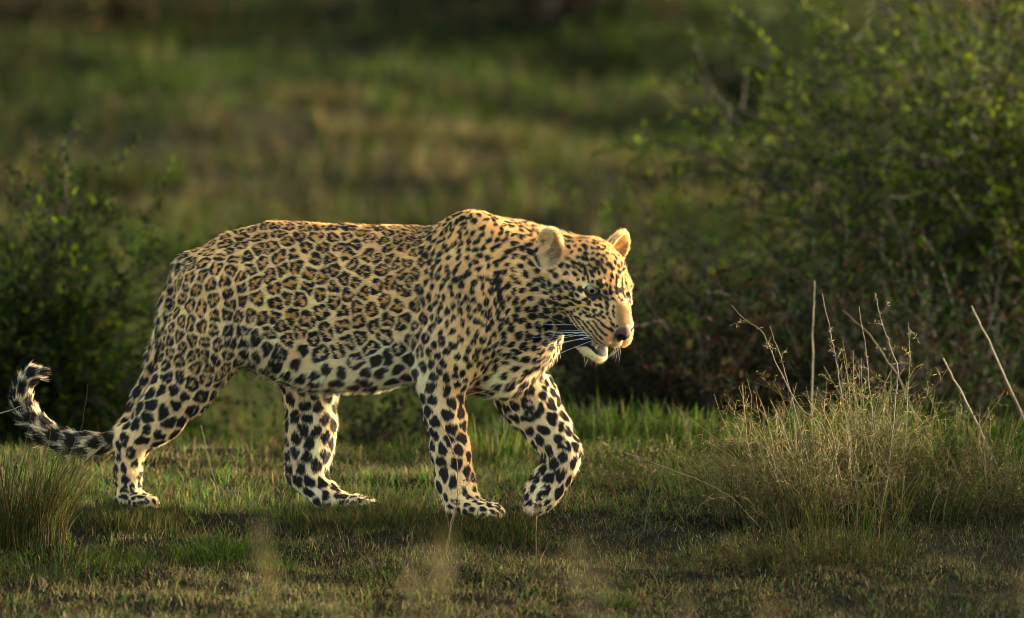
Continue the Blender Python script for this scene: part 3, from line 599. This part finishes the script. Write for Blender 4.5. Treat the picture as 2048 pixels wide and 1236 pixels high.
# ---------------- leopard: mesh, coat, fur, face parts ----------------
build_prims()
VOX = .0032
BV, BQ = surface_nets(VOX)
leopard = empty('leopard', (0,0,0), -BODY_YAW)
tag(leopard, 'spotted leopard walking through short grass with its head low and mouth open', 'leopard')
# light smoothing
def laplace(V, Q, it, lam=.5):
    E = np.concatenate([Q[:,[0,1]],Q[:,[1,2]],Q[:,[2,3]],Q[:,[3,0]]]); n = len(V)
    cnt = np.bincount(E[:,0], minlength=n).astype(float)+1e-9
    for _ in range(it):
        S = np.stack([np.bincount(E[:,0], weights=V[E[:,1],i], minlength=n) for i in range(3)], 1)/cnt[:,None]
        V = V + lam*(S-V)
    return V
BV = laplace(BV, BQ, 2)
def vnormals(V, Q):
    n = np.cross(V[Q[:,2]]-V[Q[:,0]], V[Q[:,3]]-V[Q[:,1]])
    N = np.stack([sum(np.bincount(Q[:,j], weights=n[:,i], minlength=len(V)) for j in range(4)) for i in range(3)], 1)
    return N/(np.linalg.norm(N, axis=1)[:,None]+1e-12)
BN = vnormals(BV, BQ)
AT, FLOW = sdf_at(BV)
K = {k:i for i,k in enumerate(KEYS)}
def att(k): return AT[:,K[k]]
# head-frame coordinates of every vertex (mm) for the face markings
HL = ((BV-H0)/HEAD_S) @ HM * 1000
XYZH = HL
inhead = (HL[:,0] > -130) & (np.abs(HL[:,1]) < 140) & (HL[:,2] > -175)
def sstep(a, b, x):
    t = np.clip((x-a)/(b-a), 0, 1); return t*t*(3-2*t)
def fnoise(P, f, seed=0):
    """cheap smooth noise from summed sines, about -1..1"""
    r = np.random.default_rng(seed); s = np.zeros(len(P))
    for _ in range(7):
        d = r.normal(size=3); d /= np.linalg.norm(d)
        s += np.sin(P@d*f*r.uniform(.6,1.7) + r.uniform(0,6.3) + 1.3*np.sin(P@r.normal(size=3)*f*.5))
    return s/3.2
# normals smoothed for spot frames
white = np.clip(att('white'), 0, 1)
# paler towards the underside and inside of the legs
zz = BN[:,2]
white = np.clip(white*1.15 + .55*sstep(.25,.9,-zz)*(~inhead), 0, 1)
trunkm = sstep(-.62,-.50,BV[:,0])*sstep(-.06,-.18,BV[:,0])
white = np.clip(np.maximum(white, .95*sstep(.47,.35,BV[:,2] + .02*fnoise(BV,25,41))*trunkm*sstep(-.50,-.38,BV[:,0])), 0, 1)
ear, mouth, eyem, nose = att('ear'), att('mouth'), att('eye'), att('nose')
spc = att('sp').copy(); kindv = att('kind').copy()
lowm = sstep(.405,.345,BV[:,2]+.02*np.sin(BV[:,0]*31))*sstep(.22,.26,BV[:,2])*sstep(-.52,-.44,BV[:,0])*sstep(-.14,-.22,BV[:,0])
midm = sstep(.56,.42,BV[:,2])*sstep(-.50,-.40,BV[:,0])*sstep(-.12,-.22,BV[:,0])*sstep(.25,.30,BV[:,2]); spc = spc + (.0425-spc)*midm; kindv = kindv + (.10-kindv)*midm*(1-lowm)
spc = spc + (.041-spc)*lowm; kindv = kindv + (.97-kindv)*lowm
# --- scatter spots over the surface with local spacing ---
order = RNG.permutation(len(BV)); cell = .05; grid = {}; spots = []
spv = spc.copy()
for i in order:
    s = spv[i]; k = kindv[i]
    if k > 2.2 or ear[i] > .3 or mouth[i] > .3 or eyem[i] > .3 or nose[i] > .3: continue
    p = BV[i]; kx, ky, kz = int(p[0]//cell), int(p[1]//cell), int(p[2]//cell); ok = True
    s_eff = s*RNG.uniform(.70,.94)
    for a in (-1,0,1):
        for b in (-1,0,1):
            for c in (-1,0,1):
                for q in grid.get((kx+a,ky+b,kz+c), ()):
                    if (q[0]-p[0])**2+(q[1]-p[1])**2+(q[2]-p[2])**2 < s_eff*s_eff: ok = False; break
                if not ok: break
            if not ok: break
        if not ok: break
    if ok:
        grid.setdefault((kx,ky,kz), []).append(p); spots.append(i)

spots = np.array(spots); NS = len(spots)
d1 = np.full(len(BV), 9.); d2 = np.full(len(BV), 9.); best = np.zeros(len(BV), int); TH = np.zeros(len(BV))
so = np.argsort(BV[:,0]); xs = BV[so,0]
PWm = BV + .0022*np.stack([fnoise(BV, 190, 21+i) for i in range(3)], 1)       # warp so that no outline is a clean curve
sk = kindv[spots]; ss = spc[spots]
st_ = np.where(sk < .8, RNG.uniform(1.0,1.35,NS), RNG.uniform(1.05,1.6,NS)); rot_ = RNG.normal(size=NS)*.30
for j in range(NS):
    i = spots[j]; s = ss[j]; k = sk[j]; reach = s*1.25
    a0, a1 = np.searchsorted(xs, BV[i,0]-reach), np.searchsorted(xs, BV[i,0]+reach)
    c = so[a0:a1]; q = PWm[c]-BV[i]; m = ((q*q).sum(1) < reach*reach) & (BN[c]@BN[i] > -.2); c = c[m]; q = q[m]
    n = BN[i]; f = FLOW[i]
    if k < .95 and BV[i,2] > .30: f = np.array([.25,0,1.])    # rosettes on the flank stand taller than wide
    if k < .95 and BV[i,2] > .615: f = np.array([1.,0,0])     # flattened along the spine
    f = f - n*(f@n); f = f/(np.linalg.norm(f)+1e-9)
    g = np.cross(n, f); u = q@f; v = q@g; h = q@n
    u, v = u*math.cos(rot_[j])+v*math.sin(rot_[j]), -u*math.sin(rot_[j])+v*math.cos(rot_[j])
    u = u/math.sqrt(st_[j]); v = v*math.sqrt(st_[j])
    rho = np.sqrt(u*u+v*v+.6*h*h)
    nb = rho < d1[c]; cc = c[nb]
    d2[cc] = d1[cc]; d1[cc] = rho[nb]; best[cc] = j; TH[cc] = np.arctan2(v,u)[nb]
    o = c[~nb]; d2[o] = np.minimum(d2[o], rho[~nb])
S_ = ss[best]; K_ = sk[best]; ed = (d2-d1)/2
PH = RNG.uniform(0,6.28,(NS,4))[best]; NB = RNG.integers(3,6,NS)[best]; U1 = RNG.random((NS,3))[best]
# rosettes: a channel of ground colour, a broken black ring, a tan centre
chw = S_*(.055+.04*U1[:,0]); Rmax = S_*(.52+.06*np.cos(2*TH+PH[:,0]))
inner = np.minimum(ed-chw, Rmax-d1)
thick = S_*(.20+.12*np.cos(NB*TH+PH[:,2])+.05*np.cos(2*TH+PH[:,3])+.03*U1[:,1]) + .20*S_*sstep(.3,.9,K_)
gap = thick < S_*.045
ros = np.where(gap, -.0012, np.minimum(inner, thick-inner))
rfill = sstep(0., .003, inner)*(1-.75*sstep(.3,.9,K_))
# solid spots
R0 = S_*np.where(S_ > .030, .455-.05*lowm, np.where(inhead & (HL[:,0] > -95), .41, .375))*(.80+.34*U1[:,0])*(1+.12*np.cos(2*TH+PH[:,0])+.12*np.cos(3*TH+PH[:,1]))
R0 = R0*np.where(K_ > 1.2, 1.5, 1)
sol = np.minimum(R0-d1, ed-S_*.055)
slit = (U1[:,1] < .30) & (S_ > .018) & (S_ < .031) & (K_ < 1.2) & (~inhead)
cut = np.abs(d1*np.cos(TH-PH[:,2])) - S_*.06
solid_f = np.zeros(len(BV))
sol2 = np.where(slit & (np.cos(TH-PH[:,2]-1.57) > -.3), np.minimum(sol+.06*S_, cut), sol); solid_f = np.where(slit, sstep(0,.003,R0-d1)*.8, .25*sstep(-.002,.004,R0-d1))
isros = K_ < .75
spot = np.where(isros, ros, sol2)*1000; fill = np.where(isros, rfill, solid_f)*np.random.default_rng(5).uniform(.6,1.,NS)[best]
# --- colours ---
NECK = [tuple(body_pt(u,v,-.1)[[0,2]]) for u,v in ((1003,540),(1002,590),(1003,630),(1022,645),(1042,652))]
def lerp(a, b, t): return a + (b-a)*t[:,None]
def coat(P, spot, fill, white, HLc, inh, zn, A):
    n1 = fnoise(P, 60, 1); n2 = fnoise(P, 400, 2); n3 = fnoise(P, 12, 3)
    gold = np.array([.77,.50,.175]); cream = np.array([.90,.70,.42]); pale = np.array([.95,.84,.68]); oran = np.array([.66,.36,.11]); blk = np.array([.012,.010,.009])
    C = np.tile(cream, (len(P),1))
    C = lerp(C, np.tile(gold,(len(P),1)), np.clip(.60*sstep(.44,.68,P[:,2]) + .15*n3 + .25*sstep(.0,.6,P[:,0]) , 0, .9))
    rear = sstep(-.25,-.5,P[:,0])
    oc = lerp(np.tile(np.array([.68,.38,.12]),(len(P),1)), np.tile(oran,(len(P),1)), rear)
    C = lerp(C, oc, np.clip(fill,0,1)*(1-white*.7))
    C = lerp(C, np.tile(pale,(len(P),1)), np.clip(white,0,1)*.95)
    # face
    X, Y, Z = HLc[:,0], HLc[:,1], HLc[:,2]; Ya = np.abs(Y)
    if True:
        face = inh & (X > -70)
        br = sstep(21,12,Ya)*sstep(38,62,X + 8*n1)*sstep(-75,-52,Z)*face
        C = lerp(C, np.tile([.27,.19,.085],(len(P),1)), br*.9); spot = spot - 8*br
        pad = sstep(.12,.5,A['pad'])*inh
        row = np.sin((Z + .22*(X-60))*.62)            # whisker rows
        spot = np.where(pad > .12, (row*3.4 + 1.2*np.sin(X*.50+Z*.3) - .6)*(1-sstep(78,88,X)) - 4*sstep(78,88,X), spot)
        C = lerp(C, np.tile([.60,.40,.20],(len(P),1)), pad*.6*sstep(-92,-75,Z))
        C = lerp(C, np.tile([.85,.78,.66],(len(P),1)), pad*sstep(-82,-92,Z))
    # eyes: black lids with a tear line, pale streak beneath
        for s in (-1,1):
            ec = np.array([-4.,45*s,-3.]); d = np.sqrt(((X-ec[0])/1.0)**2 + ((Y-ec[1])/1.0)**2 + ((Z-ec[2])*1.5)**2)
            lid = sstep(0,-2,d-(19.8+.20*(X-ec[0])-.14*(Z-ec[2])))*inh
            C = lerp(C, np.tile(pale,(len(P),1)), sstep(25,21,d)*sstep(-12,-16,Z)*inh*.4); 
            spot = np.where((d < 22)&inh, spot-3, spot)
            tx = np.clip((X-6)/26,0,1); tear = np.abs(Y - s*(35-15*tx)) < (8-5*tx)
            lid = np.maximum(lid, (tear & (X > 4) & (X < 34) & (Z < 2) & (Z > -40) & inh)*.9)
            C = lerp(C, np.tile([.02,.013,.010],(len(P),1)), lid)
            bl = np.sqrt((X+4)**2*.8 + (Y-48*s)**2 + ((Z-22)*.8)**2)
    # mouth corner, lips and interior
        lip = (A['mouth'] > .45)*1. * inh
        C = lerp(C, np.tile([.018,.012,.011],(len(P),1)), np.clip(lip,0,1)); spot = np.where(lip > .5, -9, spot)
        cn = np.sqrt(((X-6)/26)**2 + ((Ya-38)/24)**2 + ((Z+100)/17)**2)
        C = lerp(C, np.tile([.018,.012,.011],(len(P),1)), sstep(1.1,.85,cn + .1*n1)*inh)
        vd = .616*X-.788*Z; ud = .474*X+.37*Z
        jl = sstep(116,111,vd)*sstep(-66,-60,ud)*sstep(-93,-97,Z-.236*X)*sstep(8,14,Ya)*inh*(X < 62)
        C = lerp(C, np.tile([.018,.012,.011],(len(P),1)), jl); spot = np.where(jl > .5, -9, spot)
        nz = sstep(.12,.35,A['nose'])*inh
        C = lerp(C, np.tile([.075,.037,.028],(len(P),1)), nz); spot = np.where(nz > .4, -9, spot)
        C = lerp(C, np.tile([.008,.006,.006],(len(P),1)), sstep(.4,.8,A['nostril'])*inh)
    # ears: black back, brown inside, pale rim lightened to look backlit
        e = A['ear']
        C = lerp(C, np.tile([.88,.74,.50],(len(P),1)), sstep(.3,.9,e)*inh); C = lerp(C, np.tile([.36,.26,.145],(len(P),1)), sstep(1.55,1.85,e)*inh)
        back = sstep(.35,.75,e)*sstep(1.5,1.2,e)*sstep(-116,-126,X+.33*(Z-30))
        C = lerp(C, np.tile([.03,.022,.018],(len(P),1)), back*inh)
        spot = np.where((e > .18)&inh, -9, spot)
    nd = np.full(len(P), 99.)
    for (h0,z0),(h1,z1) in zip(NECK[:-1],NECK[1:]):
        ax_, az_ = h1-h0, z1-z0; tt = np.clip(((P[:,0]-h0)*ax_+(P[:,2]-z0)*az_)/(ax_*ax_+az_*az_),0,1); nd = np.minimum(nd, np.hypot(P[:,0]-h0-tt*ax_, P[:,2]-z0-tt*az_)*1000)
    spot = np.where((P[:,1] < .02)&(HLc[:,0] < -70), np.maximum(spot, 2.6-nd+5.0*fnoise(P,110,8)), spot)
    sm = sstep(-1.1,.9, spot + 1.0*n2 + .7*fnoise(P,150,5))
    br2 = fnoise(P, 900, 31)
    C = C*(1+.10*n1+.06*br2)[:,None]*np.array([1.05,.94,.70])
    bk = lerp(np.tile(blk,(len(P),1)), np.tile([.055,.043,.034],(len(P),1)), .8*sstep(.42,.34,P[:,2])*sstep(.27,.30,P[:,2])*sstep(-.5,-.4,P[:,0])*sstep(-.08,-.18,P[:,0]))
    return np.clip(lerp(C, bk, sm), .004, .95), sm
AD = {'nostril':att('nostril'),'pad':att('pad'),'mouth':mouth,'ear':ear,'nose':nose}
COL, _ = coat(BV, spot, fill, white, HL, inhead, zz, AD)
# skin material
m, t, b = node_mat('leopard_skin'); mat_skin = m
a = t.nodes.new('ShaderNodeAttribute'); a.attribute_name = 'coat'
nn = t.nodes.new('ShaderNodeTexNoise'); nn.inputs['Scale'].default_value = 160; nn.inputs['Detail'].default_value = 4
hs = t.nodes.new('ShaderNodeHueSaturation'); mr = t.nodes.new('ShaderNodeMapRange'); mr.inputs['To Min'].default_value = .75; mr.inputs['To Max'].default_value = 1.2
t.links.new(nn.outputs[0], mr.inputs[0]); t.links.new(mr.outputs[0], hs.inputs['Value']); t.links.new(a.outputs['Color'], hs.inputs['Color']); t.links.new(hs.outputs[0], b.inputs['Base Color'])
b.inputs['Roughness'].default_value = .7; b.inputs['Specular IOR Level'].default_value = .25
body = mesh_obj('body', BV, BQ, mat_skin, leopard)
thin = sstep(.5,.9,ear)*inhead; set_color(body.data, 'coat', np.concatenate([COL, thin[:,None]], 1))
tr_ = t.nodes.new('ShaderNodeBsdfTranslucent'); mx_ = t.nodes.new('ShaderNodeMixShader'); mu_ = t.nodes.new('ShaderNodeMath'); mu_.operation = 'MULTIPLY'; mu_.inputs[1].default_value = .6
t.links.new(a.outputs['Alpha'], mu_.inputs[0]); t.links.new(mu_.outputs[0], mx_.inputs[0]); t.links.new(b.outputs[0], mx_.inputs[1]); t.links.new(tr_.outputs[0], mx_.inputs[2]); t.links.new(hs.outputs[0], tr_.inputs[0]); t.links.new(mx_.outputs[0], t.nodes['Material Output'].inputs[0])

# --- fur ---
def hair_material():
    m = bpy.data.materials.new('fur'); m.use_nodes = True; t = m.node_tree; t.nodes.clear()
    out = t.nodes.new('ShaderNodeOutputMaterial'); a = t.nodes.new('ShaderNodeAttribute'); a.attribute_name = 'coat'
    df = t.nodes.new('ShaderNodeBsdfDiffuse'); tr = t.nodes.new('ShaderNodeBsdfTranslucent'); mx = t.nodes.new('ShaderNodeMixShader'); mx.inputs[0].default_value = .35
    gl = t.nodes.new('ShaderNodeBsdfGlossy'); gl.inputs['Roughness'].default_value = .45; gl.inputs['Color'].default_value = (.8,.75,.65,1)
    m2 = t.nodes.new('ShaderNodeMixShader'); m2.inputs[0].default_value = .035
    inf = t.nodes.new('ShaderNodeHairInfo'); mr = t.nodes.new('ShaderNodeMapRange'); mr.inputs['To Min'].default_value = .82; mr.inputs['To Max'].default_value = 1.18
    hs = t.nodes.new('ShaderNodeHueSaturation')
    t.links.new(inf.outputs['Random'], mr.inputs[0]); t.links.new(mr.outputs[0], hs.inputs['Value']); t.links.new(a.outputs['Color'], hs.inputs['Color'])
    t.links.new(hs.outputs[0], df.inputs[0]); t.links.new(hs.outputs[0], tr.inputs[0])
    t.links.new(df.outputs[0], mx.inputs[1]); t.links.new(tr.outputs[0], mx.inputs[2]); t.links.new(mx.outputs[0], m2.inputs[1]); t.links.new(gl.outputs[0], m2.inputs[2]); t.links.new(m2.outputs[0], out.inputs[0])
    return m
mat_fur = hair_material()
def add_hair(name, P4, rad, C, parent, mat):
    """P4 (N,k,3) strand points, rad (k,) or (N,k), C (N,3)"""
    N, k = P4.shape[:2]
    cu = bpy.data.hair_curves.new(name); cu.add_curves([k]*N)
    cu.attributes['position'].data.foreach_set('vector', P4.astype(np.float32).ravel())
    ra = cu.attributes.get('radius') or cu.attributes.new('radius', 'FLOAT', 'POINT')
    ra.data.foreach_set('value', np.broadcast_to(rad, (N,k)).astype(np.float32).ravel())
    ca = cu.attributes.new('coat', 'FLOAT_COLOR', 'CURVE'); ca.data.foreach_set('color', np.concatenate([C, np.ones((N,1))], 1).astype(np.float32).ravel())
    cu.materials.append(mat)
    return link(bpy.data.objects.new(name, cu), parent)
def sample(N, wgt):
    T = np.concatenate([BQ[:,[0,1,2]], BQ[:,[0,2,3]]])
    ar = np.linalg.norm(np.cross(BV[T[:,1]]-BV[T[:,0]], BV[T[:,2]]-BV[T[:,0]]), axis=1)*wgt[T].mean(1)
    ti = RNG.choice(len(T), N, p=ar/ar.sum()); r1, r2 = RNG.random(N), RNG.random(N); s = np.sqrt(r1)
    bc = np.stack([1-s, s*(1-r2), s*r2], 1)
    t = T[ti]
    return lambda A: (A[t]*(bc if A.ndim == 1 else bc[:,:,None])).sum(1)
hl = att('hair').copy()
bare = np.clip(att('bare'),0,1)
dist_eye = np.full(len(BV), 99.)
for s in (-1,1):
    d = np.sqrt((HL[:,0]+4)**2 + (HL[:,1]-44*s)**2 + ((HL[:,2]+3)*1.5)**2); dist_eye = np.minimum(dist_eye, np.where(inhead, d, 99))
nohair = (mouth > .45) | (eyem > .2) | (nose > .2) | (dist_eye < 19.5)
hl = np.where(inhead & (dist_eye < 40), np.minimum(hl, .003+.0001*(dist_eye-20)), hl)
wgt = np.where(nohair, 0, np.clip(.010/np.maximum(hl,.003), .6, 2.2))
wgt = np.where(inhead & (HL[:,0] > -90), wgt*1.6, wgt)
def grow(N, lo=.8, hi=1.2, lenmul=1., lift=.31, rad=.00042, wg=None, wob=.13):
    S = sample(N, wgt if wg is None else wg)
    P = S(BV); Nn = S(BN); Nn /= np.linalg.norm(Nn, axis=1)[:,None]; Fw = S(FLOW)
    Fw = Fw - Nn*(Fw*Nn).sum(1)[:,None]; Fw /= np.linalg.norm(Fw, axis=1)[:,None]+1e-6
    L = S(hl)*RNG.uniform(lo,hi,N)*lenmul
    ah = {k:S(v) for k,v in AD.items()}
    Hh = ((P-H0)/HEAD_S)@HM*1000; ih = (Hh[:,0] > -130) & (np.abs(Hh[:,1]) < 140) & (Hh[:,2] > -175)
    C, sm = coat(P, S(spot), S(fill), S(white), Hh, ih, Nn[:,2], ah)
    # tufting: the same small swerve for neighbouring hairs
    B = np.cross(Nn, Fw); tu = fnoise(P, 55, 11)*.30 + fnoise(P, 160, 12)*.22
    D = Fw + B*(tu*.4 + RNG.normal(size=N)*wob)[:,None]; D /= np.linalg.norm(D, axis=1)[:,None]
    D[:,2] -= .25*sstep(.012,.03,L)
    li = np.clip(lift + RNG.normal(size=N)*.10 + fnoise(P,90,13)*.06, .08, .9)
    k = 4; pts = [P - Nn*.0006]
    for j in range(1,k):
        s = j/(k-1)
        pts.append(P + (D*(s*(1-.12*s)) + Nn*(li*s*(1-.35*s))[:,None])*L[:,None])
    C = C*(1+.10*fnoise(P,300,14))[:,None]
    return np.stack(pts, 1), rad*np.array([1,.95,.7,.15])*np.clip(.8+L[:,None]*14,.8,1.2), np.clip(C,.003,1)
NHAIR=500000
P4, rr, CC = grow(NHAIR)
fur = add_hair('fur', P4, rr, CC, leopard, mat_fur)
P4, rr, CC = grow(80000, lo=1.2, hi=2.1, lift=.55, rad=.00026, wob=.28)
guard = add_hair('guard_hairs', P4, rr, np.clip(CC*1.1,0,1), leopard, mat_fur)
# long pale hairs inside the ears
we = np.where(inhead & (ear > 1.35), 1., 0.)
P4, rr, CC = grow(700, lo=1.4, hi=2.8, lift=.35, rad=.00026, wob=.25, wg=we)
ear_hair = add_hair('ear_hair', P4, rr, np.clip(CC*0+np.array([.92,.70,.40])*RNG.uniform(.7,1.1,(len(CC),1)),0,1), leopard, mat_fur)
# ---------------- eyes, tongue, teeth, whiskers ----------------
def uv_sphere(r, seg=32, ring=20):
    bm = bmesh.new(); bmesh.ops.create_uvsphere(bm, u_segments=seg, v_segments=ring, radius=r)
    me = bpy.data.meshes.new('sphere'); bm.to_mesh(me); bm.free()
    me.polygons.foreach_set('use_smooth', np.ones(len(me.polygons), bool)); return me
def simple(name, col, rough=.5, spec=.5, noise_scale=0, var=.3, coat=0):
    m, t, b = node_mat(name); b.inputs['Roughness'].default_value = rough; b.inputs['Specular IOR Level'].default_value = spec
    b.inputs['Coat Weight'].default_value = coat; b.inputs['Coat Roughness'].default_value = .03
    n = t.nodes.new('ShaderNodeTexNoise'); n.inputs['Scale'].default_value = noise_scale or 40; n.inputs['Detail'].default_value = 3
    r = t.nodes.new('ShaderNodeValToRGB'); c = np.array(col)
    r.color_ramp.elements[0].position = .3; r.color_ramp.elements[1].position = .7
    r.color_ramp.elements[0].color = (*np.clip(c*(1-var),0,1), 1); r.color_ramp.elements[1].color = (*np.clip(c*(1+var),0,1), 1)
    tc = t.nodes.new('ShaderNodeTexCoord'); t.links.new(tc.outputs['Object'], n.inputs['Vector'])
    t.links.new(n.outputs[0], r.inputs[0]); t.links.new(r.outputs[0], b.inputs['Base Color']); return m
mat_eye = simple('eye_dark', (.030,.020,.014), .15, .5, 60, .3, .3)
mat_iris = simple('iris', (.25,.26,.12), .30, .4, 500, .35, .15)
mat_pupil = simple('pupil', (.004,.004,.004), .1, .5, 40, .1, .5)
def cap(r, ang, name, mat, parent, axis):
    """a spherical cap of radius r about direction axis"""
    bm = bmesh.new(); ax = Vector(axis).normalized(); q = ax.to_track_quat('Z','Y')
    rings = [[bm.verts.new(q@Vector((0,0,r)))]]
    for i in range(1,7):
        a = ang*i/6; rings.append([bm.verts.new(q@Vector((r*math.sin(a)*math.cos(t), r*math.sin(a)*math.sin(t), r*math.cos(a)))) for t in np.linspace(0,2*math.pi,28,endpoint=False)])
    for k in range(28):
        bm.faces.new((rings[0][0], rings[1][k], rings[1][(k+1)%28]))
        for i in range(1,6): bm.faces.new((rings[i][k], rings[i+1][k], rings[i+1][(k+1)%28], rings[i][(k+1)%28]))
    me = bpy.data.meshes.new(name); bm.to_mesh(me); bm.free(); me.materials.append(mat)
    me.polygons.foreach_set('use_smooth', np.ones(len(me.polygons), bool)); return link(bpy.data.objects.new(name, me), parent)
for (c, ex, ey, eu), s in zip(EYES, (-1,1)):
    r = .0155*HEAD_S; me = uv_sphere(r); me.materials.append(mat_eye); o = link(bpy.data.objects.new('eye', me), leopard)
    o.location = Vector(head_pt(c))
    gz = HM @ np.array([.80,.45 if s > 0 else -.52,.05])       # gaze
    cap(r*1.012, R(60), 'iris', mat_iris, o, gz); cap(r*1.022, R(17), 'pupil', mat_pupil, o, gz)
mat_tongue = simple('tongue', (.15,.040,.032), .35, .5, 300, .25)
mat_tooth = simple('tooth', (.72,.62,.42), .3, .5, 80, .12)
bm = bmesh.new(); bmesh.ops.create_uvsphere(bm, u_segments=20, v_segments=12, radius=1)
for v in bm.verts:
    x, y, z = v.co; v.co = Vector(head_pt((.022+.036*x, .0135*y, -.1175+.0055*z + .004*x*x - .0025*(1-abs(y))*(z > 0)))) 
me = bpy.data.meshes.new('tongue'); bm.to_mesh(me); bm.free(); me.materials.append(mat_tongue); me.polygons.foreach_set('use_smooth', np.ones(len(me.polygons), bool)); link(bpy.data.objects.new('tongue', me), leopard)
def tooth(base, tip, r):
    bm = bmesh.new(); a, b_ = Vector(head_pt(base)), Vector(head_pt(tip)); ax = (b_-a); q = ax.to_track_quat('Z','Y'); L = ax.length; prev = None
    for i in range(6):
        t = i/5; rr = r*math.sqrt(1-t*.98); bend = .0016*math.sin(t*2)
        ring = [bm.verts.new(a + q@Vector((rr*math.cos(k), rr*math.sin(k)+bend, L*t))) for k in np.linspace(0,2*math.pi,8,endpoint=False)]
        if prev: [bm.faces.new((prev[k], prev[(k+1)%8], ring[(k+1)%8], ring[k])) for k in range(8)]
        prev = ring
    bm.faces.new(prev); me = bpy.data.meshes.new('tooth'); bm.to_mesh(me); bm.free(); me.materials.append(mat_tooth); me.polygons.foreach_set('use_smooth', np.ones(len(me.polygons), bool))
    link(bpy.data.objects.new('tooth', me), leopard)
for s in (-1,1):
    tooth((.046,.011*s,-.118), (.050,.012*s,-.103), .0035)
    tooth((.068,.014*s,-.080), (.065,.015*s,-.096), .0038)
mat_whisk = simple('whisker', (.90,.84,.70), .5, .2, 40, .05)
def tube(P, r0, r1, name, mat, parent, seg=5):
    P = [Vector(p) for p in P]; V = []; F = []
    for i, p in enumerate(P):
        t = (P[min(i+1,len(P)-1)]-P[max(i-1,0)]).normalized(); q = t.to_track_quat('Z','Y'); r = r0+(r1-r0)*i/(len(P)-1)
        V += [tuple(p + q@Vector((r*math.cos(k), r*math.sin(k), 0))) for k in np.linspace(0,2*math.pi,seg,endpoint=False)]
    for i in range(len(P)-1):
        for k in range(seg): F.append((i*seg+k, i*seg+(k+1)%seg, (i+1)*seg+(k+1)%seg, (i+1)*seg+k))
    return mesh_obj(name, V, F, mat, parent)
def whisker(base, d, L, curve, r=.0004):
    b0 = np.array(base); d = np.array(d, float); d /= np.linalg.norm(d); pts = []
    for j in range(10):
        s = j/9; pts.append(head_pt(b0 + (d*s + np.array(curve)*s*s)*L))
    tube(pts, r, r*.35, 'whisker', mat_whisk, leopard)
for s in (-1,1):
    for i in range(11):
        row = i % 4; x = RNG.uniform(38,66); z = -62 - row*5.5; y = (40 - (x-40)*.12)*s
        L = RNG.uniform(.075,.135); 
        whisker((x*.001, y*.001, z*.001), (-.55-.1*RNG.random(), .9*s, -.25-.22*row+.1*RNG.normal()), L, (-.25,-.1*s,-.28-.1*RNG.random()))
    for i in range(3 if s < 0 else 0): whisker((-.006+.004*i,.034*s,.027), (.25,.3*s,.8+.2*i), RNG.uniform(.025,.04), (.15,.3*s,.1), .00015)
    for i in range(5): whisker((.060+.006*i,.018*s,-.083), (.25,.25*s,-1), RNG.uniform(.018,.045), (-.2,.1*s,0), .0003)
for i in range(6): whisker((.020+.035*RNG.random(),RNG.uniform(-.018,.018),-.141), (RNG.uniform(-.2,.6),RNG.uniform(-.4,.4),-1), RNG.uniform(.012,.030), (.1,0,0), .0002)
